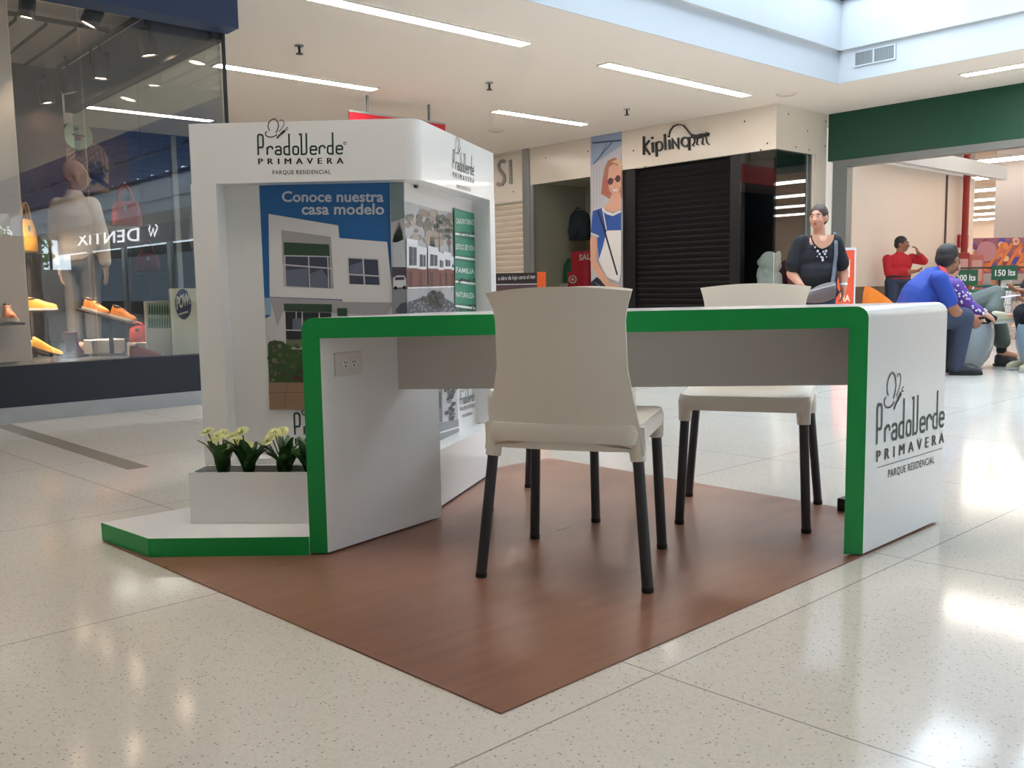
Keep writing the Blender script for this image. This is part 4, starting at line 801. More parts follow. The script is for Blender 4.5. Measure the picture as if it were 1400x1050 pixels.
t, a = salebox('lowest red sale box behind the glass, with a badge and the word SALE', 766, 806, 395, 450, K+.1); a.disc((774, 404), 5, 'c_print_white', 1, (0, 0, 1)); a.disc((774, 404), 3.6, 'red_sign', 2, (0, 0, 1)); a.disc((774, 404), 1.8, 'c_print_white', 3, (0, 0, 1)); a.text('SALE', (785, 407), (798, 405), (785, 402), 'c_print_white', 1, .02, 1, (0, 0, 1)); a.mb.build('lettering', t)
q = PXW(779, 329, K+.75); m = MB(); m.box((K+.6, 9.72, q[2]-.04), (K+1.3, 10.6, q[2]), 'dark'); tag(m.build('wall_shelf'), 'dark shelf behind the shop glass beside the tall poster', 'shelf')
q1_ = PXW(790, 329, K+.8); add('backpack_navy', (40, 44, 60), .7); bp = thing('backpack', 'dark navy backpack on the shelf behind the shop glass', 'backpack', (K+.85, q1_[1], q[2]+.001)); m = MB()
m.loft([[(K+.85+.14*a_*math.copysign(abs(math.cos(u))**.6, math.cos(u)), q1_[1]+.20*a_*math.copysign(abs(math.sin(u))**.6, math.sin(u)), q[2]+z) for u in [2*math.pi*i/18 for i in range(18)]] for a_, z in ((.96, 0), (1, .05), (1, .32), (.85, .45), (.5, .52))], 'backpack_navy'); m.build('body', bp, smooth=60); m = MB(); m.tube([(K+.8, q1_[1]+.05*math.cos(u), q[2]+.50+.07*math.sin(u)) for u in [math.pi*i/8 for i in range(9)]], .012, 'dark', 6); m.build('handle', bp)
m = MB(); m.ell((K+.68, q1_[1], q[2]+.16), (.04, .13, .12), 'backpack_navy', 14); m.build('front_pocket', bp, smooth=True)
q = PXW(775, 378, K+.7); gb_ = thing('green_backpack', 'green bag behind the glass, left of the sale boxes', 'backpack', (K+.8, q[1], .0)); add('bag_green', (46, 104, 78), .7); m = MB(); m.loft([[(K+.8+.12*a_*math.cos(u), q[1]+.16*a_*math.sin(u), z) for u in [2*math.pi*i/16 for i in range(16)]] for a_, z in ((.9, q[2]-.12), (1, q[2]), (.9, q[2]+.2), (.4, q[2]+.32))], 'bag_green'); m.build('body', gb_, smooth=60); m = MB(); m.box((K+.66, q[1]-.15, 0), (K+.95, q[1]+.15, q[2]-.121), 'shutter_beige'); m.build('plinth', gb_)
# promotional counter behind the kiosk
c0_, c1_ = np.array([5.0, 6.262]), np.array([5.56, 5.762]); dv = _n(c1_-c0_); nv = np.array([-dv[1], dv[0]]); add('banner_dark', (44, 34, 34), .4); add('banner_orange', (236, 96, 36), .4); add('banner_plum', (92, 66, 66), .5)
ct = thing('promo_counter', 'dark promotional counter with palm tree print and orange end, behind the nearest chair', 'counter', (*((c0_+c1_)/2), 0)); e0 = c1_-dv*.075
m = MB(); m.prism([c0_, e0, e0+nv*.4, c0_+nv*.4], 0, .94, 'banner_plum'); m.build('body', ct); m = MB(); m.prism([e0, c1_, c1_+nv*.4, e0+nv*.4], 0, .946, 'banner_orange'); m.build('end_panel', ct, label='orange end panel')
a = Art((*c0_, 0), (*dv, 0), Z, .002); a.rect(0, .845, .672, .94, 'banner_dark', 1); a.stroke([(0, .842), (.672, .842)], .006, 'c_print_white', 2); a.text('a obra de lujo cerca al mar', (160, 868), (358, 858), (160, 846), 'c_print_white', 2, 0, 1, V5)
for i in range(11): ang = math.radians(-60+i*30); cx_, cy_ = .45, .70; a.stroke([(cx_, cy_), (cx_+.07*math.cos(ang), cy_+.05*math.sin(ang)+.03), (cx_+.14*math.cos(ang), cy_+.09*math.sin(ang))], .02, 'banner_dark', 2)
a.stroke([(.45, .7), (.44, .35)], .03, 'banner_dark', 2); a.mb.build('print', ct)
# hanging red sign
hy = 9.77; s0, s1 = PYW(478, 151, hy), PYW(609, 172, hy); hs = thing('hanging_sign', 'red board hanging on two rods from the ceiling behind the tower', 'sign', ((s0[0]+s1[0])/2, hy, 2.7)); m = MB(); zt = (s0[2]+s1[2])/2; m.box((s0[0], hy, zt-.32), (s1[0], hy+.03, zt), 'red_sign'); m.build('board', hs)
m = MB(); m.box((s0[0]-.01, hy-.005, zt), (s1[0]+.01, hy+.035, zt+.025), 'steel'); m.build('top_rail', hs)
for px in (503, 587): q = PYW(px, 140, hy); m = MB(); m.tube([(q[0], hy+.015, zt+.02), (q[0], hy+.015, CEIL)], .018, 'grey_fascia', 8); m.build('rod', hs)
# orange poster stand beside the woman
add('poster_orange', (222, 84, 52), .5); add('poster_text_pale', (244, 214, 190), .5)
c_ = at(1148, 410, 11.2); d_ = np.array([*(_n(ROT[:2, 0])), 0])*.165; ps = thing('poster_stand', 'orange promotional poster stand behind the woman in the black blouse', 'poster stand', (c_[0], c_[1], 0)); top_ = 1.22; nrm = np.cross(d_, Z); nrm = _n(nrm)
m = MB(); m.obox((c_[0], c_[1], .63), d_*1.12, np.array(Z)*.6, nrm*.012, 'well_white'); m.build('frame', ps); a = Art(np.array([c_[0], c_[1], .02])+nrm*.013, d_, Z, .002); a.rect(-.165, .06, .165, 1.18, 'poster_orange', 1)
a.text('1', (.03, .86), (.11, .86), (.03, 1.06), 'poster_text_pale', 2, .03); a.text('A', (.00, .66), (.04, .66), (0, .72), 'poster_text_pale', 2, .02); a.text('HA', (.0, .56), (.12, .56), (.0, .64), 'poster_text_pale', 2, .03); a.text('SA', (.0, .45), (.12, .45), (.0, .53), 'poster_text_pale', 2, .03); a.rect(-.165, .06, .165, .22, 'c_print_white', 2); a.mb.build('print', ps)
m = MB(); m.obox((c_[0], c_[1], .015), d_*1.0, np.array(Z)*.015, nrm*.16, 'grey_fascia'); m.build('foot', ps)
# white statue behind the dark glass
add('statue_white', (240, 244, 236), .6)

# ------------------------------------------------------------------ figures: one continuous surface grown over tapered limbs
def capsule(m, p0, r0, p1, r1, k='x', n=12, flat=1.0):
    p0, p1 = np.array(p0, float), np.array(p1, float); ax = p1-p0; L = np.linalg.norm(ax); ax = ax/max(L, 1e-6); ref = np.array([0, 1.0, 0]) if abs(ax[1]) < .9 else np.array([1.0, 0, 0]); u = _n(np.cross(ref, ax)); v = np.cross(ax, u); rings = []
    for t in (-1, -.85, -.5, 0): rings.append((p0+ax*r0*t, r0*math.sqrt(max(.0004, 1-t*t))))
    for t in (0, .5, .85, 1): rings.append((p1+ax*r1*t, r1*math.sqrt(max(.0004, 1-t*t))))
    m.loft([[c+r*(math.cos(a)*u+flat*math.sin(a)*v) for a in [2*math.pi*j/n for j in range(n)]] for c, r in rings], k)
def blob(name, parent, fill, k, voxel=.011, smooth_n=3, label=None):
    M.setdefault('x', M['dark']); m = MB(); fill(m); me = bpy.data.meshes.new('shape'); me.from_pydata(m.v, [], m.f); o = bpy.data.objects.new('shape', me); COL.objects.link(o)
    r = o.modifiers.new('r', 'REMESH'); r.mode = 'VOXEL'; r.voxel_size = voxel
    if smooth_n: sm = o.modifiers.new('s', 'SMOOTH'); sm.factor = .5; sm.iterations = smooth_n
    dg = bpy.context.evaluated_depsgraph_get(); out_ = bpy.data.meshes.new_from_object(o.evaluated_get(dg)); bpy.data.objects.remove(o)
    out_.name = name; out_.materials.clear(); out_.materials.append(M[k]); out_.polygons.foreach_set('material_index', [0]*len(out_.polygons)); out_.polygons.foreach_set('use_smooth', [True]*len(out_.polygons)); out_.update()
    b = bpy.data.objects.new(name, out_); COL.objects.link(b); b.parent = parent
    if label: b['label'] = label
    return b
THV = math.atan2(ROT[1, 0], ROT[0, 0])      # figures use a frame with x to the viewer's right, y away, z up
class Head:
    def __init__(s, c, face, tilt=0.0, sc=1.0):
        s.c = np.array(c, float); f = _n(np.array([face[0], face[1], tilt])); s.f = f; s.r = _n(np.cross(f, Z)); s.u = np.cross(s.r, f); s.R = np.array([s.r, s.f, s.u]).T; s.k = sc
    def w(s, p): return s.c+s.R@(np.array(p, float)*s.k)
    def skull(s, m):
        e = lambda p, r: m.ell(s.w(p), np.array(r)*s.k, 'x', 16, s.R)
        e((0, -.012, .030), (.074, .094, .088)); e((0, .022, -.045), (.060, .066, .074)); e((0, .055, -.088), (.030, .026, .020)); e((0, .075, .0), (.052, .018, .05))
        capsule(m, s.w((0, .088, .005)), .008*s.k, s.w((0, .108, -.032)), .014*s.k); e((.014, .096, -.034), (.010, .012, .008)); e((-.014, .096, -.034), (.010, .012, .008))
        e((0, .082, -.062), (.028, .012, .010)); e((0, .078, .026), (.050, .014, .012))
        for x in (-1, 1): e((x*.076, -.005, -.012), (.010, .022, .034)); e((x*.040, .060, -.03), (.022, .02, .022))
    def face_parts(s, root, lips='lips', brow='brow'):
        for x in (-1, 1):
            m = MB(); m.ell(s.w((x*.031, .080, .006)), np.array((.014, .012, .0085))*s.k, 'eye_white', 10, s.R); ey = m.build('eye', root, local=True, smooth=True); m = MB(); m.ell(s.w((x*.031, .0895, .006)), np.array((.006, .004, .007))*s.k, 'dark', 8, s.R); m.build('iris', ey, local=True)
            m = MB(); m.tube([s.w((x*.050, .082, .026)), s.w((x*.034, .092, .031)), s.w((x*.016, .092, .027))], .004*s.k, brow, 6); m.build('eyebrow', root, local=True)
        m = MB(); m.ell(s.w((0, .0905, -.058)), np.array((.024, .007, .005))*s.k, lips, 10, s.R); m.ell(s.w((0, .0905, -.067)), np.array((.020, .007, .006))*s.k, lips, 10, s.R); m.build('lips', root, local=True, smooth=True)
    def cap(s, m, low=-.02, back=.0):
        m.ell(s.w((0, -.020, .042)), np.array((.084, .098, .088))*s.k, 'x', 16, s.R); m.ell(s.w((0, -.055, .0)), np.array((.078, .062, .075))*s.k, 'x', 16, s.R)
def hand(m, wrist, d, palm, curl=.5, sc=1.0, thumb=1):
    wrist = np.array(wrist, float); d = _n(np.array(d, float)); palm = np.array(palm, float); palm = _n(palm-d*(palm@d)); s_ = np.cross(d, palm)*thumb
    R = np.array([s_, d, palm]).T; m.ell(wrist+d*.045*sc, np.array((.040, .055, .019))*sc, 'x', 12, R); capsule(m, wrist-d*.02, .026*sc, wrist+d*.02, .028*sc, flat=.8)
    for i, L in enumerate((.068, .078, .073, .056)):
        b = wrist+d*(.088-.004*abs(i-1.3))*sc+s_*(.030-.020*i)*sc; a1 = curl*.7; e1 = b+(d*math.cos(a1)+palm*math.sin(a1))*L*.5*sc; a2 = curl*1.7; e2 = e1+(d*math.cos(a2)+palm*math.sin(a2))*L*.5*sc
        capsule(m, b-d*.02*sc, .0098*sc, e1, .009*sc, n=8); capsule(m, e1, .009*sc, e2, .0078*sc, n=8)
    tb = wrist+d*.028*sc+s_*.034*sc; t1_ = tb+(d*.6+s_*.75+palm*.25)*.035*sc; t2_ = t1_+(d*.85+s_*.3+palm*.35)*.032*sc; capsule(m, tb-s_*.012*sc, .0135*sc, t1_, .0115*sc, n=8); capsule(m, t1_, .0115*sc, t2_, .0095*sc, n=8)
def chain(m, pts):
    for (p0, r0), (p1, r1) in zip(pts, pts[1:]): capsule(m, p0, r0, p1, r1)
def person(label, px, py, D, fx=None):
    q = at(px, py, D); return thing('person', label, 'person', (q[0], q[1], .004), THV)
add('skin_tan', (206, 150, 124), .55); add('skin_brown', (150, 98, 74), .55); add('eye_white', (226, 222, 216), .4); add('lips', (172, 92, 84), .5); add('brow', (52, 40, 36), .7); add('hair_dark', (36, 28, 26), .55); add('hair_brown', (70, 50, 42), .55)
add('blouse_black', (20, 22, 30), .8); add('jeans', (50, 60, 82), .85, noise=.1, scale=40); add('shirt_red', (186, 26, 38), .75); add('jersey_blue', (30, 62, 156), .65); add('jersey_red', (236, 62, 62), .6); add('floral_purple', (92, 58, 142), .7); add('flower_white', (214, 206, 220), .7); add('trouser_olive', (88, 94, 90), .85); add('shoe_dark', (46, 46, 48), .6); add('shoe_beige', (186, 180, 152), .6); add('bag_taupe', (108, 98, 98), .6); add('strap_grey', (92, 94, 104), .6); add('shoe_sole', (190, 188, 182), .6); add('black_sock', (24, 24, 28), .8); add('trouser_dark', (34, 36, 46), .85)
def shoe_blob(root, heel, toe, k, r=.045):
    heel, toe = np.array(heel, float), np.array(toe, float); d = _n(toe-heel)
    def fill(m): capsule(m, heel+np.array([0, 0, .045]), r*.95, toe-d*.06+np.array([0, 0, .038]), r*.86); capsule(m, heel+np.array([0, 0, .08])-d*.0, r*.9, heel+d*.07+np.array([0, 0, .065]), r*.85); capsule(m, toe-d*.08+np.array([0, 0, .032]), r*.85, toe-d*.03+np.array([0, 0, .030]), r*.70)
    o = blob('shoe', root, fill, k, .009, 3)
    m = MB(); s_ = np.array([-d[1], d[0], 0])*r*.98; m.loft([[heel-d*.045-s_*.7+np.array([0, 0, z]), heel+d*.05-s_+np.array([0, 0, z]), toe-d*.07-s_+np.array([0, 0, z]), toe-s_*.4+np.array([0, 0, z]), toe+s_*.4+np.array([0, 0, z]), toe-d*.07+s_+np.array([0, 0, z]), heel+d*.05+s_+np.array([0, 0, z]), heel-d*.045+s_*.7+np.array([0, 0, z])] for z in (0, .022)], 'shoe_sole' if k != 'shoe_dark' else 'rubber'); m.build('sole', o, local=True); return o

# statue of a shaggy seated figure behind the dark glass
q = at(1051, 400, 12.86); st_ = thing('statue', 'white statue of a shaggy figure behind the dark glass corner', 'statue', (q[0], q[1], .45), THV)
def fill(m):
    for z, x, r in ((.20, 0, .16), (.36, 0, .15), (.48, -.02, .13)): m.ell((x, 0, z), (r, r*.85, r), 'x', 14)
    m.ell((0, 0, .68), (.135, .125, .13), 'x', 14); m.ell((.02, -.03, .60), (.15, .12, .09), 'x', 14); m.ell((-.05, -.04, .64), (.10, .1, .10), 'x', 14)
    for x in (-.12, .11): capsule(m, (x, -.05, .46), .06, (x*1.1, -.12, .14), .055); capsule(m, (x*.6, -.12, .10), .06, (x*.9, -.2, .06), .055)
    random.seed(11)
    for i in range(26): a_ = random.uniform(0, 6.28); z = random.uniform(.1, .76); r = .14 if z < .52 else .13; m.ell((r*math.cos(a_), r*.85*math.sin(a_), z), (.04, .04, .06), 'x', 8)
blob('figure', st_, fill, 'statue_white', .014, 2); m = MB(); m.box((-.17, -.2, -.448), (.17, .2, .03), 'dark_inside'); m.build('plinth', st_, local=True)
add('sculpt_red', (112, 44, 46), .5); q = at(1090, 400, 12.72)
rs = thing('display_figure', 'dark red rounded display figure behind the side glass, beside the white statue', 'display figure', (q[0], q[1], .4), THV)
def fill(m): m.ell((0, 0, .50), (.15, .12, .24), 'x', 14); m.ell((.0, 0, .25), (.13, .12, .26), 'x', 14); m.ell((.1, -.06, .3), (.06, .06, .14), 'x', 12)
blob('body', rs, fill, 'sculpt_red', .02, 2); m = MB(); m.box((-.14, -.13, -.398), (.14, .13, .02), 'dark_inside'); m.build('plinth', rs, local=True)

# mannequin in the shoe shop
q = at(103, 240, 7.75); mn = thing('mannequin', 'bald mannequin in a white shirt standing in the shoe shop window', 'mannequin', (q[0], q[1], FZ), THV); hz = q[2]-FZ
hd_ = Head((0, 0, hz), (.85, .5), 0, 1.06)
def fill(m):
    hd_.skull(m); m.ell((-.01, 0, hz+.03), (.08, .09, .09), 'x', 16); chain(m, [((-.02, 0, hz-.16), .052), ((0, 0, hz-.05), .05)]); m.ell((-.02, 0, hz-.34), (.17, .11, .17), 'x', 16); m.ell((-.02, 0, hz-.6), (.14, .1, .2), 'x', 16)
    for x in (-.09, .07): chain(m, [((x, 0, hz-.68), .085), ((x, .01, .48), .055), ((x, 0, .06), .038)]); m.ell((x+.03, -.0, .035), (.10, .04, .035), 'x', 10)
    for x in (-1, 1): chain(m, [((x*.135-.02, 0, hz-.24), .055), ((x*.20-.02, .02, hz-.52), .042), ((x*.19+.03, -.04, hz-.76), .03)]); hand(m, (x*.19+.03, -.04, hz-.76), (.1, -.1, -1), (-x, 0, 0), .3)
blob('body', mn, fill, 'skin_mannequin', .012, 3)
def fill(m):
    m.ell((-.02, 0, hz-.34), (.195, .135, .19), 'x', 16); m.ell((-.02, 0, hz-.6), (.175, .13, .24), 'x', 16); capsule(m, (-.02, 0, hz-.17), .075, (-.02, 0, hz-.2), .1)
    for x in (-1, 1): chain(m, [((x*.135-.02, 0, hz-.25), .078), ((x*.20-.02, .02, hz-.52), .062), ((x*.19+.03, -.04, hz-.72), .05)])
blob('shirt', mn, fill, 'shirt_white', .013, 3)
def fill(m):
    for x in (-.09, .07): chain(m, [((x, 0, hz-.70), .10), ((x, .01, .48), .072), ((x, 0, .10), .06)])
    m.ell((-.01, 0, hz-.72), (.17, .12, .12), 'x', 14)
blob('trousers', mn, fill, 'trouser_grey', .013, 3); m = MB(); m.lathe([(.17, -.001), (.17, .012), (.16, .015)], (0, 0, 0), 'steel', 24); m.build('base', mn, local=True)

# --- woman standing, black blouse
wo = person('woman standing in a black blouse with white embroidery, one hand on her bag', 1113, 500, 8.9); U = 8.9/1245
def W(x, y, dep=0.0): return np.array([(x-1113)*U, dep, EYE-.004+(386-y)*U])
wh = Head(W(1114, 300, -.02), (-.62, -.78), .02, 1.02)
el, wl = W(1081, 374, .02), W(1087, 389, -.12); er, wr_ = W(1152, 374, .04), W(1150, 392, -.02)
def fill(m):
    wh.skull(m); capsule(m, W(1117, 328), .058, W(1116, 313, -.01), .054); m.ell(W(1115, 336, -.03), (.118, .092, .09), 'x', 16); m.ell(W(1114, 352, -.02), (.17, .12, .16), 'x', 16); m.ell(W(1114, 385, -.02), (.17, .13, .2), 'x', 16); m.ell((.0, .02, .88), (.19, .15, .14), 'x', 16)
    chain(m, [(W(1089, 335), .062), (el, .05), (wl, .032)]); chain(m, [(W(1140, 335), .062), (er, .052), (wr_, .033)])
    hand(m, wl, (.45, -.35, -.75), (.6, .4, .1), .7, 1.0, -1); hand(m, wr_, (-.05, -.1, -1), (-.8, 0, 0), .35, 1.0, 1)
    for x in (-.10, .09): chain(m, [((x, .02, .82), .10), ((x*1.05, .0, .46), .065), ((x*1.1, .02, .09), .042)]); capsule(m, (x*1.1, .02, .05), .04, (x*1.2, -.12, .035), .03)
blob('body', wo, fill, 'skin_tan', .0095, 2); wh.face_parts(wo)
def fill(m):
    wh.cap(m); m.ell(wh.w((0, -.125, -.01)), (.038, .04, .045), 'x', 10); capsule(m, wh.w((0, -.135, -.01)), .032, wh.w((0.02, -.14, -.085)), .022)
hb = blob('hair', wo, fill, 'hair_brown', .0095, 2)
def fill(m):
    m.ell(W(1114, 354, -.02), (.18, .138, .15), 'x', 16); m.ell(W(1114, 378, -.03), (.195, .16, .2), 'x', 16); m.ell(W(1116, 400, -.01), (.20, .16, .11), 'x', 16)
    m.ell(W(1115, 344, -.045), (.15, .098, .085), 'x', 16)
    capsule(m, W(1094, 331), .066, W(1098, 340), .085); capsule(m, W(1136, 331), .066, W(1131, 340), .085)
    chain(m, [(W(1091, 333), .076), (W(1086, 348, 0), .080), (W(1083, 362, 0), .088)]); chain(m, [(W(1138, 333), .076), (W(1143, 348, .01), .078), (W(1147, 361, .02), .086)])
blob('blouse', wo, fill, 'blouse_black', .0115, 2)
def fill(m):
    for x in (-.10, .09): chain(m, [((x, .02, .80), .125), ((x*1.05, .0, .46), .088), ((x*1.1, .02, .10), .072)])
    m.ell((0, .02, .80), (.21, .17, .13), 'x', 14)
blob('jeans', wo, fill, 'jeans', .0125, 3)
for x in (-.105, .10): shoe_blob(wo, (x, .04, .0), (x*1.2, -.17, .0), 'shoe_dark')
def surf(x, y, back=0.0):       # a point on the front of the blouse
    q = W(x, y); best = -.06
    for c0, r in ((W(1114, 354, -.02), (.18, .138, .15)), (W(1114, 378, -.03), (.195, .16, .2)), (W(1116, 400, -.01), (.2, .16, .11))):
        k_ = 1-((q[0]-c0[0])/r[0])**2-((q[2]-c0[2])/r[2])**2
        if k_ > 0: best = min(best, c0[1]-r[1]*math.sqrt(k_))
    return np.array([q[0], best-.010-back, q[2]])
m = MB(); nk = [(1099, 324), (1100, 330), (1103, 336), (1108, 341), (1113, 343), (1119, 341), (1125, 337), (1129, 331), (1131, 323)]
def neck(x, y): q = W(x, y); return np.array([q[0], -.142-.02*(y-322)/20, q[2]])
m.tube([neck(*p) for p in nk], .006, 'blouse_black', 6); m.build('neckline', wo, local=True)
m = MB(); m.loft([[neck(x, y) for x, y in nk], [neck(x*.35+1115*.65, y*.55+325*.45)+np.array([0, -.006, 0]) for x, y in nk]], 'skin_tan', cap=False, closed=False); m.build('chest', wo, local=True, smooth=True)
m = MB(); random.seed(4)
for x, y, r in ((1104, 336, .010), (1106, 340, .013), (1108, 345, .013), (1110, 349, .011), (1112, 353, .009), (1123, 336, .010), (1121, 340, .013), (1119, 345, .013), (1117, 349, .011), (1115, 346, .010), (1113, 340, .008), (1114, 357, .013), (1114, 354, .009), (1102, 332, .008), (1125, 332, .008), (1107, 352, .006), (1119, 353, .006)):
    m.ell(surf(x, y), (r, .004, r*1.1), 'flower_white', 8)
m.build('embroidery', wo, local=True); m = MB(); m.tube([W(1104, 322, -.10), W(1108, 332, -.14), W(1114, 338, -.155), W(1119, 331, -.14), W(1123, 321, -.10)], .003, 'mustard', 5); m.build('necklace', wo, local=True)
m = MB(); m.lathe([(.034, -.012), (.036, 0), (.034, .012)], wr_+np.array([0, 0, .02]), 'statue_white', 14); m.build('bracelet', wo, local=True)
bagt = thing('shoulder_bag', 'taupe crossbody bag on a long grey strap, worn by the woman in black', 'bag', at(1113, 405, 8.65), THV)
inv_ = np.array(origin_of(bagt).inverted()); wm = np.array(origin_of(wo))
def tob(p): p = wm[:3, :3]@np.array(p)+wm[:3, 3]; return inv_[:3, :3]@p+inv_[:3, 3]
m = MB(); pts = [(1087, 392, -.26), (1098, 391, -.275), (1110, 391, -.28), (1122, 389, -.265), (1124, 396, -.26)]
bc = W(1106, 401, -.27); rings = []
for s_ in np.linspace(-1, 1, 15):
    x = (1106+s_*20-1113)*U; h = .085*(1-.35*s_*s_)+(.02*s_); zc = bc[2]-.005+.035*s_; d = .04*(1-.3*s_*s_)+.008
    rings.append([tob((x, bc[1]+d*math.sin(q), zc+h*math.cos(q))) for q in [2*math.pi*i/14 for i in range(14)]])
m.loft(rings, 'bag_taupe'); m.build('body', bagt, local=True, smooth=70)
m = MB(); m.tube([tob((( x-1113)*U, bc[1]-.052, bc[2]+.05+.0017*(x-1106))) for x in (1088, 1100, 1112, 1124)], .004, 'steel', 6); m.build('zip', bagt, local=True)
sp_ = [W(1136, 326, .10), W(1137, 322, .0)+np.array([0, 0, .02]), surf(1135, 335, .018), surf(1133, 350, .02), surf(1130, 365, .02), surf(1127, 378, .025), W(1123, 391, -.25)]
m = MB(); rings = [[tob(p+np.array([sx, sy, 0])) for sx, sy in ((-.017, -.004), (.017, -.004), (.017, .004), (-.017, .004))] for p in sp_]; m.loft(rings, 'strap_grey'); m.build('strap', bagt, local=True)

# --- man in a red shirt, on the phone, by the inner wall
rm = person('man standing in a red shirt by the beige wall, hand raised to his face', 1225, 480, 14.0); U2 = 14.0/1245
def RM(x, y, dep=0.0): return np.array([(x-1222)*U2+.0, dep, EYE-.004+(383-y)*U2])
rh = Head(RM(1226, 334, 0), (.72, -.68), 0, 1.0); e1, w1 = RM(1254, 357, -.05), RM(1243, 347, -.14); e0_, w0 = RM(1208, 372, -.02), RM(1235, 371, -.20)
def fill(m):
    rh.skull(m); capsule(m, RM(1223, 349), .06, RM(1224, 341), .055); m.ell(RM(1223, 360), (.17, .12, .15), 'x', 16); m.ell(RM(1222, 375), (.17, .13, .16), 'x', 16); m.ell((0, 0, .86), (.16, .12, .12), 'x', 14)
    chain(m, [(RM(1240, 353), .06), (e1, .048), (w1, .032)]); hand(m, w1, (-.35, 0, .9), (-.6, .3, -.2), .8, 1.0, 1)
    chain(m, [(RM(1207, 354), .06), (e0_, .048), (w0, .032)]); hand(m, w0, (.9, -.1, .1), (0, .2, .9), .8, 1.0, 1)
    for x in (-.09, .09): chain(m, [((x, 0, .82), .09), ((x*1.1, -.02, .45), .06), ((x*1.1, .02, .09), .042)]); capsule(m, (x*1.1, .02, .05), .04, (x+.1, -.08, .035), .03)
blob('body', rm, fill, 'skin_brown', .011, 2); rh.face_parts(rm)
def fill(m): rh.cap(m)
blob('hair', rm, fill, 'hair_dark', .011, 2)
def fill(m):
    m.ell(RM(1223, 360), (.195, .145, .17), 'x', 16); m.ell(RM(1222, 374), (.19, .155, .17), 'x', 16); capsule(m, RM(1223, 350), .085, RM(1223, 353), .12)
    chain(m, [(RM(1240, 353), .078), (e1, .066), (e1*.3+w1*.7, .05)]); chain(m, [(RM(1207, 354), .078), (e0_, .066), (e0_*.3+w0*.7, .05)])
blob('shirt', rm, fill, 'shirt_red', .0125, 2)
def fill(m):
    for x in (-.09, .09): chain(m, [((x, 0, .80), .112), ((x*1.1, -.02, .45), .082), ((x*1.1, .02, .10), .07)])
    m.ell((0, 0, .82), (.18, .145, .10), 'x', 14)
blob('jeans', rm, fill, 'jeans', .013, 3); m = MB(); m.loft([[(.186*math.cos(a_), .15*math.sin(a_), z) for a_ in [2*math.pi*i/20 for i in range(20)]] for z in (.865, .90)], 'dark'); m.build('belt', rm, local=True, smooth=50)
for x in (-.1, .1): shoe_blob(rm, (x, .03, 0), (x+.12, -.14, 0), 'shoe_dark')

# --- seats: tub-shaped pods
add('pod_orange', (236, 132, 52), .25); add('pod_grey', (150, 156, 160), .3); add('pod_blue', (132, 152, 168), .3)
def pod(name, label, x, y, k, face, back=.34, R0=1.0, group='rounded pod seats'):
    t = thing(name, label, 'seat', (x, y, .0), math.atan2(face[1], face[0])-math.pi/2, group); n = 36; m = MB(); rings = []
    def top(a_): return .42+back*max(0, -math.sin(a_))**.85       # back rises at local -y
    for f_, r in ((0, .19), (.02, .215), (.25, .29), (.5, .325), (.75, .335), (.93, .325), (1, .312)): r *= R0; rings.append([(r*math.cos(a_)*(1+.0*f_), r*math.sin(a_)*(1+.06*f_*max(0, -math.sin(a_))), f_*top(a_)) for a_ in [2*math.pi*i/n for i in range(n)]])
    for f_, r in ((.97, .295), (.9, .28)): r *= R0; rings.append([(r*math.cos(a_), r*math.sin(a_)*(1+.05*max(0, -math.sin(a_))), max(.375, f_*top(a_))) for a_ in [2*math.pi*i/n for i in range(n)]])
    rings.append([(.24*R0*math.cos(a_), .24*R0*math.sin(a_), .375) for a_ in [2*math.pi*i/n for i in range(n)]]); rings.append([(.02*math.cos(a_), .02*math.sin(a_), .365) for a_ in [2*math.pi*i/n for i in range(n)]])
    m.loft(rings, k); m.build('shell', t, local=True, smooth=50); m = MB(); m.lathe([(.18, -.0), (.18, .004)], (0, 0, 0), 'rubber', 24); m.build('foot', t, local=True); return t
VX = np.array([math.cos(THV), math.sin(THV)])
bq = at(1228, 500, 8.0); pod('pod_seat', 'orange pod seat, its back rising behind the man in the blue jersey', bq[0], bq[1], 'pod_orange', VX, .36, .9)
gq = at(1310, 500, 8.5); pod('pod_seat', 'grey pod seat under the person in olive trousers', gq[0], gq[1], 'pod_grey', VX, .0, .88)
rq = at(1440, 500, 8.0); pod('pod_seat', 'blue-grey pod seat cut off by the right edge of the picture', rq[0], rq[1], 'pod_blue', -VX, .0, .9)

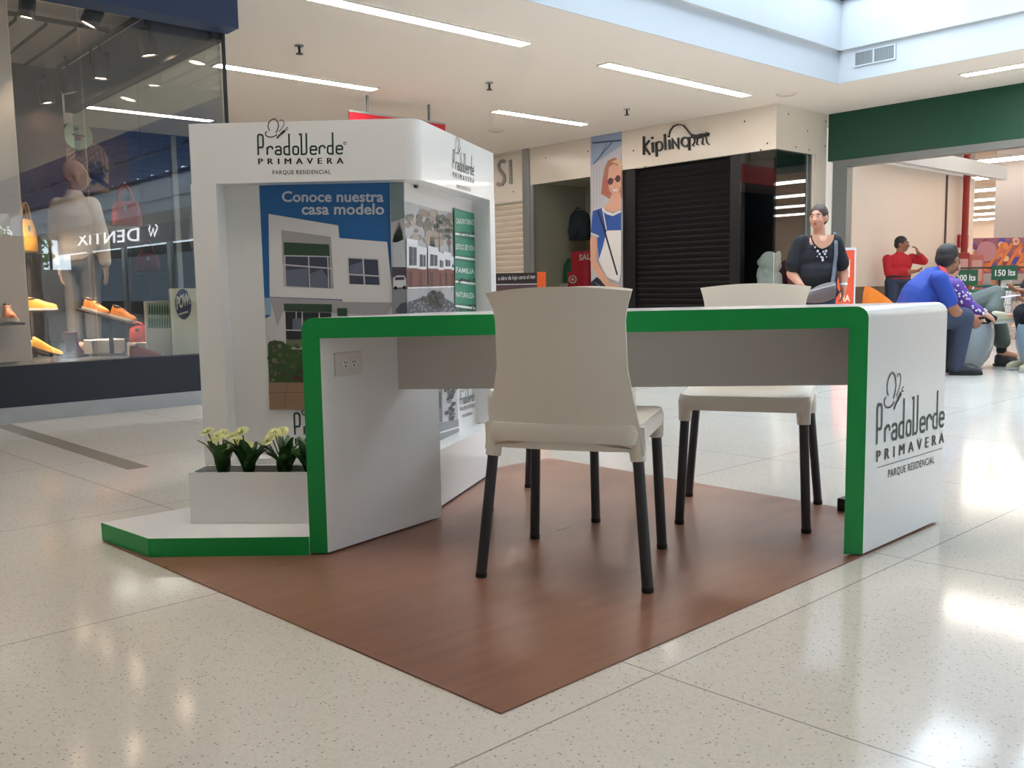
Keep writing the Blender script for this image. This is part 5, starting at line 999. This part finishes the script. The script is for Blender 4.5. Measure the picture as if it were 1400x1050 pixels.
# --- man in blue jersey, seated, leaning forward, face turned away
bl_ = person('man seated in a blue jersey and jeans, leaning forward with his face turned away', 1290, 515, 7.95); U3 = 7.95/1245
def BM(x, y, dep=0.0): return np.array([(x-1290)*U3, dep, EYE-.004+(385-y)*U3])
bh = Head(BM(1292, 357, .02), (.80, .60), -.12, 1.06)
hipn, hipf = BM(1248, 437, -.10), BM(1250, 437, .10); kn, kf = BM(1304, 435, -.14), BM(1312, 432, .14); an, af = BM(1298, 504, -.10), BM(1308, 494, .12)
shn, shf = BM(1266, 384, -.18), BM(1284, 380, .19); eln, elf = BM(1287, 428, -.20), BM(1300, 424, .18); wn, wf = BM(1319, 437, -.06), BM(1322, 434, .06)
def fill(m):
    bh.skull(m); capsule(m, BM(1278, 379, 0), .062, BM(1287, 368, .01), .058); chain(m, [(BM(1248, 430), .16), (BM(1258, 405), .15), (BM(1272, 388), .13)])
    chain(m, [(shn, .062), (eln, .048), (wn, .034)]); chain(m, [(shf, .062), (elf, .048), (wf, .034)]); hand(m, wn, (.75, .1, -.6), (0, .8, .1), .8, 1.05, 1); hand(m, wf, (.6, -.1, -.75), (0, -.8, .1), .8, 1.05, -1)
    chain(m, [(hipn, .09), (kn, .062), (an, .042)]); chain(m, [(hipf, .09), (kf, .062), (af, .042)])
    for a_ in (an, af): capsule(m, (a_[0]+.0, a_[1], .05), .04, (a_[0]+.13, a_[1]-.02, .035), .03)
blob('body', bl_, fill, 'skin_brown', .0095, 2); bh.face_parts(bl_)
def fill(m): bh.cap(m); m.ell(bh.w((0, -.01, .085)), (.075, .085, .05), 'x', 12)
blob('hair', bl_, fill, 'hair_dark', .0095, 2)
def fill(m):
    chain(m, [(BM(1246, 432), .175), (BM(1256, 406), .172), (BM(1270, 389), .145), (BM(1277, 380), .09)]); capsule(m, BM(1268, 388, -.12), .085, BM(1282, 384, .13), .085)
    chain(m, [(shn, .08), (shn*.35+eln*.65, .072)]); chain(m, [(shf, .08), (shf*.35+elf*.65, .072)])
blob('jersey', bl_, fill, 'jersey_blue', .0115, 3)
m = MB()
for i in range(3): m.tube([BM(1273+i*3.4, 366+i*2, -.085), BM(1274+i*3.4, 372+i*2, -.115), BM(1274+i*3.2, 379+i*2, -.14)], .008, 'jersey_red', 6)
m.build('shoulder_stripes', bl_, local=True, label='coral red shoulder stripes')
def fill(m): chain(m, [(hipn, .12), (kn, .085), (an+np.array([0, 0, .02]), .066)]); chain(m, [(hipf, .12), (kf, .085), (af+np.array([0, 0, .02]), .066)]); capsule(m, BM(1246, 438, -.08), .13, BM(1246, 438, .08), .13)
blob('jeans', bl_, fill, 'jeans', .0115, 3)
shoe_blob(bl_, (an[0], an[1], 0), (an[0]+.21, an[1]-.05, 0), 'shoe_dark'); shoe_blob(bl_, (af[0], af[1], 0), (af[0]+.23, af[1]-.03, 0), 'shoe_dark')

# --- person in floral shirt and olive trousers, legs crossed
fl_ = person('person seated in a purple floral shirt and olive trousers, legs crossed, behind the blue jersey', 1318, 507, 8.5); U4 = 8.5/1245
def FP(x, y, dep=0.0): return np.array([(x-1318)*U4, dep, EYE-.004+(384-y)*U4])
fh = Head(FP(1302, 366, .10), (.7, .7), 0, 1.0)
h1, h2 = FP(1306, 428, .10), FP(1306, 424, -.08); k1, a1_ = FP(1364, 424, .10), FP(1373, 478, .06); k2, a2_ = FP(1368, 405, .14), FP(1340, 436, -.16)
s1_, s2_ = FP(1290, 393, -.17), FP(1290, 391, .22); g1, v1_ = FP(1305, 420, -.22), FP(1322, 429, -.27)
def fill(m):
    fh.skull(m); capsule(m, FP(1290, 392, .05), .055, FP(1300, 376, .08), .052); chain(m, [(FP(1300, 428), .15), (FP(1294, 408), .15), (FP(1290, 396), .12)]); chain(m, [(s1_, .055), (g1, .044), (v1_, .03)]); hand(m, v1_, (.85, 0, -.45), (0, .5, -.7), .5, .98, 1)
    g2 = FP(1320, 415, .26); v2_ = FP(1345, 412, .2); chain(m, [(s2_, .055), (g2, .044), (v2_, .03)]); hand(m, v2_, (.9, -.1, -.1), (0, 0, -1), .4, .98, -1)
    chain(m, [(h1, .09), (k1, .062), (a1_, .042)]); chain(m, [(h2, .09), (k2, .062), (a2_, .042)]); capsule(m, a1_-np.array([0, 0, .05]), .04, a1_+np.array([.12, -.02, -.075]), .03); capsule(m, a2_, .04, a2_+np.array([.17, -.05, .02]), .03)
blob('body', fl_, fill, 'skin_tan', .0095, 2); fh.face_parts(fl_)
def fill(m): fh.cap(m)
blob('hair', fl_, fill, 'hair_dark', .011, 2)
def fill(m): chain(m, [(FP(1300, 430), .17), (FP(1294, 410), .17), (FP(1290, 398), .14)]); capsule(m, s1_, .075, s2_, .075); chain(m, [(s1_, .078), (g1, .066), (g1*.3+v1_*.7, .048)]); chain(m, [(s2_, .078), (FP(1320, 415, .26), .066), (FP(1340, 413, .21), .048)])
sh_ = blob('shirt', fl_, fill, 'floral_purple', .0115, 2)
m = MB(); random.seed(8)
for i in range(46):
    t_ = random.random(); c0 = s1_*(1-t_)+g1*t_ if t_ < .75 else g1*(1-(t_-.75)*3)+v1_*(t_-.75)*3; a_ = random.uniform(-2.6, .0); m.ell(c0+np.array([.068*math.cos(a_), .068*math.sin(a_), random.uniform(-.03, .03)]), (.010, .010, .011), 'flower_white', 10)
m.build('flower_pattern', sh_, local=True)
def fill(m): chain(m, [(h1, .115), (k1, .085), (a1_+np.array([0, 0, .06]), .078)]); chain(m, [(h2, .115), (k2, .088), (a2_*.75+k2*.25, .075)]); capsule(m, FP(1302, 430, -.08), .125, FP(1302, 430, .1), .125)
blob('trousers', fl_, fill, 'trouser_olive', .0115, 2)
def fill(m): chain(m, [(a2_*.80+k2*.20, .048), (a2_, .05), (a2_+np.array([.02, -.01, 0]), .045)]); chain(m, [(a1_+np.array([0, 0, .06]), .046), (a1_-np.array([0, 0, .03]), .046)])
blob('socks', fl_, fill, 'black_sock', .010, 2)
shoe_blob(fl_, (a1_[0]-.02, a1_[1], 0), (a1_[0]+.2, a1_[1]-.05, 0), 'shoe_dark'); shoe_blob(fl_, a2_+np.array([.03, -.01, -.05]), a2_+np.array([.25, -.06, -.035]), 'shoe_beige')

# --- person at the right edge, mostly out of frame
er_ = person('person at the right edge in dark trousers holding a white phone', 1430, 500, 8.1); U5 = 8.1/1245
def EP(x, y, dep=0.0): return np.array([(x-1430)*U5, dep, EYE-.004+(381-y)*U5])
eh = Head(EP(1432, 335, 0), (-1, -.15), -.1, 1.0); hh = [EP(1438, 432, -.09), EP(1438, 432, .09)]; kk = [EP(1404, 430, -.12), EP(1406, 428, .12)]; aa = [EP(1416, 489, -.10), EP(1418, 484, .14)]
sa, sb = EP(1428, 375, -.18), EP(1428, 375, .18); ea, eb = EP(1412, 408, -.22), EP(1410, 404, .2); wa, wb = EP(1394, 410, -.1), EP(1398, 398, .06)
def fill(m):
    eh.skull(m); capsule(m, EP(1431, 365), .055, EP(1432, 350), .052); chain(m, [(EP(1440, 425), .15), (EP(1434, 398), .14), (EP(1430, 378), .12)])
    for s_, e_, v_, th_ in ((sa, ea, wa, -1), (sb, eb, wb, 1)): chain(m, [(s_, .055), (e_, .044), (v_, .031)]); hand(m, v_, (-.9, 0, .15), (.1, 0, .9), .9, 1.0, th_)
    for i in (0, 1): chain(m, [(hh[i], .09), (kk[i], .06), (aa[i], .042)]); capsule(m, (aa[i][0], aa[i][1], .05), .04, (aa[i][0]-.12, aa[i][1], .035), .03)
blob('body', er_, fill, 'skin_brown', .0105, 2); eh.face_parts(er_)
def fill(m): eh.cap(m)
blob('hair', er_, fill, 'hair_dark', .012, 2)
def fill(m): chain(m, [(EP(1440, 428), .165), (EP(1434, 400), .16), (EP(1430, 380), .135)]); chain(m, [(sa, .075), (sa*.4+ea*.6, .066)]); chain(m, [(sb, .075), (sb*.4+eb*.6, .066)])
blob('shirt', er_, fill, 'trouser_dark', .0125, 2)
def fill(m):
    for i in (0, 1): chain(m, [(hh[i], .115), (kk[i], .085), (aa[i]+np.array([0, 0, .03]), .068)])
blob('trousers', er_, fill, 'trouser_dark', .0125, 2)
for i in (0, 1): shoe_blob(er_, (aa[i][0], aa[i][1], 0), (aa[i][0]-.21, aa[i][1]-.02, 0), 'shoe_beige')
pc = at(1382, 405, 8.0); m = MB(); m.obox(pc, np.array([*VX, .15])*.07, np.array([-VX[1], VX[0], 0])*.035, np.array([-.1*VX[0], -.1*VX[1], 1])*.005, 'flower_white'); tag(m.build('mobile_phone', bevel=.004), 'white phone held by the person at the right edge', 'phone')

# ================================================================== INSIDE THE SUPERMARKET
for i in range(9):
    X = 15.5+i*3.6; m = MB(); m.box((X-.10, -7.5, 3.52), (X+.10, 6.3 if X < 18 else 21, 3.58), 'store_strip'); o = m.build('strip_light'); tag(o, 'long strip light in the supermarket, %s row from the entrance' % ('first', 'second', 'third', 'fourth', 'fifth', 'sixth', 'seventh', 'eighth', 'ninth')[i], 'strip light', 'strip lights in the supermarket')
    m = MB(); m.box((X-.13, -7.5, 3.58), (X+.13, 6.3 if X < 18 else 21, 3.64), 'well_white'); m.build('housing', o); m = MB()
    for y in (-6, 0, 6) if X < 18 else (-6, 0, 6, 12, 18): m.tube([(X, y, 3.64), (X, y, 3.9)], .01, 'steel', 5)
    m.build('hanger', o)
q0, q1 = PYW(1314.5, 400, 6.72), PYW(1294, 300, 6.80)
m = MB(); m.tube([(q0[0], 6.70, 0), (q0[0], 6.70, 3.9)], .055, 'red_paint', 14); tag(m.build('fire_pipe', smooth=60), 'red fire pipe running up the beige inner wall', 'pipe')
m = MB(); m.box((q1[0]-.02, 6.80, .75), (q1[0]+.02, 6.819, 2.6), 'store_brown'); tag(m.build('cable_channel'), 'thin dark channel on the beige inner wall left of the red pipe', 'channel')
a0_, a1_ = PYW(1312, 338, 6.72), PYW(1325, 321, 6.72); sg = thing('safety_sign', 'small red framed sign on the beige wall beside the red pipe', 'sign', ((a0_[0]+a1_[0])/2+.28, 6.80, a0_[2])); m = MB(); m.box((a0_[0]+.14, 6.78, a0_[2]), (a1_[0]+.14, 6.818, a1_[2]), 'red_sign'); m.build('board', sg); a = Art((0, 6.779, 0), (1, 0, 0), Z, .002); xm, zm = (a0_[0]+a1_[0])/2+.14, (a0_[2]+a1_[2])/2; a.rect(xm-.14, zm-.075, xm+.14, zm+.075, 'poster_text_pale', 1); a.disc((xm, zm), .06, 'red_sign', 2); a.disc((xm, zm), .04, 'poster_text_pale', 3); a.mb.build('print', sg)
# big food picture over the shelves
c_ = at(1378, 350, 20); ux = np.array([*VX, 0]); nz = np.array([VX[1], -VX[0], 0]); fp = thing('food_banner', 'wide colourful food picture above the supermarket shelves', 'banner', (c_[0], c_[1], 0)); hw = 1.0
zt, zb = at(1378, 325, 20)[2], at(1378, 374, 20)[2]; m = MB(); m.obox((c_[0], c_[1], (zt+zb)/2), ux*hw, np.array(Z)*(zt-zb)/2, nz*.04, 'floral_purple'); m.build('board', fp)
a = Art(np.array([c_[0], c_[1], 0])+nz*.041, ux, Z, .002); random.seed(21); a.rect(-hw, zb, hw, zt, pal('food_plum', (150, 96, 120)), 0)
for i in range(120):
    col = random.choice([(206, 112, 62), (226, 140, 96), (112, 76, 160), (76, 76, 180), (196, 120, 120), (230, 190, 160), (150, 60, 70), (120, 90, 130)]); a.disc((random.uniform(-hw+.1, hw-.1), random.uniform(zb+.08, zt-.08)), random.uniform(.03, .09), pal('f%d%d' % col[:2], col), 1+i % 8, None, 9)
for i in range(7): x = -.5+i*.2; a.stroke([(x, zb+.05), (x+.35, zt-.12)], .07, pal('churro', (214, 124, 62)), 10)
a.disc((-.5, (zt+zb)/2+.1), .22, pal('food_pink', (178, 128, 140)), 11); a.mb.build('print', fp)
gd = thing('shelf_unit', 'supermarket shelf unit with red and blue goods under the food picture', 'shelf', (c_[0], c_[1], 0)); m = MB(); m.obox((c_[0], c_[1], .04), ux*hw, nz*.28, np.array(Z)*.04, 'pillar_grey'); m.build('base', gd); m = MB(); m.obox((c_[0], c_[1], zb/2+.03), ux*hw, nz*.02, np.array(Z)*(zb/2-.04), 'pillar_grey'); m.build('back_panel', gd)
for sx in (-.97, .97): m = MB(); m.obox(np.array([c_[0], c_[1], zb/2+.03])+ux*sx, ux*.02, nz*.05, np.array(Z)*(zb/2-.04), 'pillar_grey'); m.build('upright', gd)
random.seed(9)
for lv in range(2):
    zl = .12+lv*.36; m = MB(); m.obox(np.array([c_[0], c_[1], zl])+nz*.17, ux*.95, nz*.14, np.array(Z)*.012, 'pillar_grey'); m.build('shelf_board', gd)
    for i in range(8):
        col = random.choice([(196, 34, 44), (40, 60, 170), (210, 60, 60), (70, 80, 180), (222, 200, 190), (230, 120, 60)]); cn = {196: 'red', 40: 'blue', 210: 'coral', 70: 'pale blue', 222: 'cream', 230: 'orange'}[col[0]]; h = random.uniform(.1, .15); m = MB(); m.obox(np.array([c_[0], c_[1], zl+.0125+h])+nz*.17+ux*(-.81+i*.23), ux*.095, nz*.07, np.array(Z)*h, pal('pk_%s' % cn.replace(' ', '_'), col)); tag(m.build('goods_box', bevel=.006), '%s packet on the %s shelf under the food picture' % (cn, ('lower', 'upper')[lv]), 'packet', 'packets on the supermarket shelf, %s, %s' % (cn, ('lower', 'upper')[lv]))
# green litre signs on a rail
sgm = mat('sign_green', (30, 84, 58), .5); M['sign_green'] = sgm
for s_, x0, x1, y0_, y1_, D_ in (('200 lts', 1303, 1336.5, 369, 391, 12.8), ('150 lts', 1356, 1391, 363, 383, 12.8)):
    p0, p1 = at(x0, (y0_+y1_)/2, D_), at(x1, (y0_+y1_)/2, D_); z0_, z1_ = at(x0, y1_, D_)[2], at(x0, y0_, D_)[2]; c_ = (p0+p1)/2; hw_ = np.linalg.norm((p1-p0)[:2])/2; t = thing('capacity_sign', 'green hanging sign reading %s' % s_, 'sign', (c_[0], c_[1], z0_), 0, 'green capacity signs on the rail'); m = MB(); m.obox((c_[0], c_[1], (z0_+z1_)/2), ux*hw_, np.array(Z)*(z1_-z0_)/2, nz*.01, 'sign_green'); m.build('board', t); a = Art(np.array([c_[0], c_[1], 0])+nz*.011, ux, Z, .002); zz = (z0_+z1_)/2; a.text(s_, (-hw_*.78, zz-.045), (hw_*.8, zz-.040), (-hw_*.78, zz+.04), 'c_print_white', 1, .02); a.mb.build('lettering', t)
p0, p1 = at(1285, 367, 12.86), at(1450, 361, 12.86); zr = p0[2]; m = MB(); m.tube([(p0[0], p0[1], zr), (p1[0], p1[1], zr)], .014, 'store_brown', 8)
for f_ in (0, .5, 1): q = p0+(p1-p0)*f_; m.tube([(q[0], q[1], 0), (q[0], q[1], zr)], .016, 'store_brown', 8)
tag(m.build('sign_rail', smooth=50), 'thin dark rail on posts carrying the green litre signs', 'rail')
# red display crates beside the pipe
for k, (px0, px1, py0, py1, D_, lab) in enumerate(((1302, 1318, 346, 400, 15.2, 'dark red cabinet in front of the red pipe'), (1318, 1338, 348, 400, 15.6, 'pale red framed cabinet right of the dark red one'))):
    p0, p1 = at(px0, 400, D_), at(px1, 400, D_); zt_ = at(px0, py0, D_)[2]; c_ = (p0+p1)/2; hw_ = np.linalg.norm((p1-p0)[:2])/2; t = thing('service_cabinet', lab, 'cabinet', (c_[0], c_[1], 0)); m = MB(); m.obox((c_[0], c_[1], zt_/2), ux*hw_*.97, np.array(Z)*zt_/2, nz*.15, 'red_paint' if k == 0 else pal('coral_pale', (186, 104, 96))); m.build('body', t, bevel=.01); m = MB(); m.obox(np.array([c_[0], c_[1], zt_*.78])+nz*.152, ux*hw_*.7, np.array(Z)*zt_*.14, nz*.004, pal('glass_pink', (200, 150, 142))); m.build('door', t)
# shopping trolleys with green rims
def trolley(label, x, y):
    t = thing('shopping_trolley', label, 'trolley', (x, y, 0), THV, 'nested shopping trolleys with green rims'); b0, b1 = [(-.38, -.22), (.42, -.26), (.42, .26), (-.38, .22)], [(-.30, -.16), (.36, -.2), (.36, .2), (-.30, .16)]
    def wires(name, segs, r, k): m = MB(); [m.tube([p, q_], r, k, 5) for p, q_ in segs]; m.build(name, t, local=True)
    T_ = [(*p, .78+.04*(p[0] > 0)) for p in b0]; B_ = [(*p, .44) for p in b1]; seg = [(B_[i], B_[(i+1) % 4]) for i in range(4)]
    for i in range(4):
        for j in range(9): f_ = j/8; seg.append((tuple(np.array(B_[i])*(1-f_)+np.array(B_[(i+1) % 4])*f_), tuple(np.array(T_[i])*(1-f_)+np.array(T_[(i+1) % 4])*f_)))
        for g_ in (.33, .66): seg.append((tuple(np.array(B_[i])*(1-g_)+np.array(T_[i])*g_), tuple(np.array(B_[(i+1) % 4])*(1-g_)+np.array(T_[(i+1) % 4])*g_)))
    wires('basket', seg, .004, 'steel'); wires('rim', [(T_[i], T_[(i+1) % 4]) for i in range(4)], .016, 'sign_green'); wires('chassis', [(B_[0], (-.34, -.22, .1)), (B_[3], (-.34, .22, .1)), ((-.34, -.22, .1), (.40, -.24, .12)), ((-.34, .22, .1), (.40, .24, .12)), ((.40, -.24, .12), B_[1]), ((.40, .24, .12), B_[2])], .012, 'steel')
    m = MB(); m.tube([(.46, -.25, .88), (.46, .25, .88)], .018, 'sign_green', 8); m.tube([(.42, -.25, .82), (.46, -.25, .88)], .012, 'steel', 6); m.tube([(.42, .25, .82), (.46, .25, .88)], .012, 'steel', 6); m.build('handle', t, local=True)
    for wx, wy in ((-.34, -.22), (-.34, .22), (.40, -.24), (.40, .24)): m = MB(); m.lathe([(.03, -.014), (.05, -.012), (.05, .012), (.03, .014)], (wx, wy, .05), 'dark', 14, (0, 1, 0)); m.build('wheel', t, local=True)
    t.scale = (.92, .92, .84); return t
for k, (px, D_) in enumerate(((1296, 11.1), (1344, 12.3), (1386, 13.6))):
    q = at(px, 450, D_); tr = trolley(('shopping trolley with a green rim, leftmost of the three behind the seated people', 'middle shopping trolley with a green rim behind the olive trousers', 'rightmost shopping trolley with a green rim behind the person with a phone')[k], q[0], q[1])
p_ = at(1373, 392, 12.9); m = MB(); m.obox((p_[0], p_[1], .62), ux*.10, np.array(Z)*.30, nz*.01, 'c_print_white'); m.obox(np.array([p_[0], p_[1], .62])-ux*.14, ux*.04, np.array(Z)*.30, nz*.01, pal('pack_orange', (226, 160, 120))); m.obox((p_[0], p_[1], .16), ux*.02, np.array(Z)*.16, nz*.02, 'steel'); tag(m.build('price_placard'), 'white price placard on a short stem below the green litre signs', 'placard')
# far dark shop: waffle picture and round plate, seen through the shoe shop glass
yw = 13.94; w0, w1 = PYW(88, 262, yw), PYW(150, 196, yw); wp = thing('waffle_poster', 'poster of a waffle with dark berries on the far shop front', 'poster', ((w0[0]+w1[0])/2, yw, w0[2])); add('waffle', (176, 138, 110), .6); add('waffle_line', (110, 78, 62), .6); add('berry', (46, 44, 58), .4); m = MB(); m.box((w0[0], yw, w0[2]), (w1[0]+.25, yw+.05, min(3.15, w1[2]+.1)), 'store_brown'); m.build('board', wp)
a = Art((0, yw-.001, 0), (1, 0, 0), Z, .004); V2 = (0, 150, 5); a.poly([(452, 200), (600, 205), (700, 255), (740, 330), (745, 560), (540, 560), (452, 420)], 'waffle', 1, V2)
for i in range(9): a.stroke([(455, 215+i*42), (560+i*12, 208+i*6)] if i < 5 else [(500+(i-5)*50, 400), (700, 250+(i-5)*60)], .012, 'waffle_line', 2, V2)
for i in range(8): a.stroke([(452+i*36, 205+i*8), (560+i*24, 330+i*20)], .012, 'waffle_line', 2, V2)
random.seed(13)
for i in range(70): a.disc((random.gauss(640, 50), random.gauss(440, 40)), random.uniform(12, 22), 'berry' if i % 3 else pal('berry_light', (84, 82, 104)), 3+i % 4, V2, 8)
a.mb.build('print', wp); q = PYW(105.5, 186, yw-.04); rp = thing('round_sign', 'round pale sign with a red bowl emblem above the waffle poster', 'sign', (q[0], yw, q[2]-.2)); m = MB(); m.lathe([(.19, 0), (.20, .02), (.19, .04)], (q[0], yw-.05, q[2]), 'rack' if False else 'c_rack_pale', 28, (0, -1, 0)); m.build('disc', rp, smooth=50)
a = Art((0, yw-.092, 0), (1, 0, 0), Z, .003); a.poly([(505, 172), (560, 172), (552, 205), (515, 205)], 'red_paint', 1, V2); a.stroke([(490, 168), (578, 182)], .02, 'dark', 2, V2); a.stroke([(515, 207), (555, 207)], .016, 'dark', 2, V2); a.stroke([(505, 135), (535, 130)], .02, 'dark', 2, V2); a.mb.build('emblem', rp)
# trees beyond the south windows (seen in reflections)
add('tree_leaf', (92, 122, 60), .8, noise=.35, scale=3)
for k, x in enumerate((3.2, 6.2, 9.4, 12.9)):
    t = thing('tree', 'leafy tree beyond the south windows', 'tree', (x, -36-(k % 2)*4, -.1), 0, 'trees beyond the south windows'); random.seed(30+k); m = MB(); m.tube([(0, 0, 0), (0, 0, 3)], [.16, .1], 'brown_kick', 8); m.build('trunk', t, local=True); m = MB()
    for i in range(420):
        th, ph, r = random.uniform(0, 6.28), math.acos(random.uniform(-1, 1)), random.uniform(.6, 1)**.5; c_ = np.array([1.7*r*math.sin(ph)*math.cos(th), 1.5*r*math.sin(ph)*math.sin(th), 3.1+1.6*r*math.cos(ph)]); d1, d2 = _n(np.random.RandomState(i+k*999).randn(3))*.17, _n(np.random.RandomState(i+k*777+5).randn(3))*.13; m.face([c_-d1, c_-d2, c_+d1, c_+d2], 'tree_leaf')
    m.build('foliage', t, local=True)
boxes('ground_outside', 'kerb', ((-20, -60, -.2), (46, -31.1, -.1)))
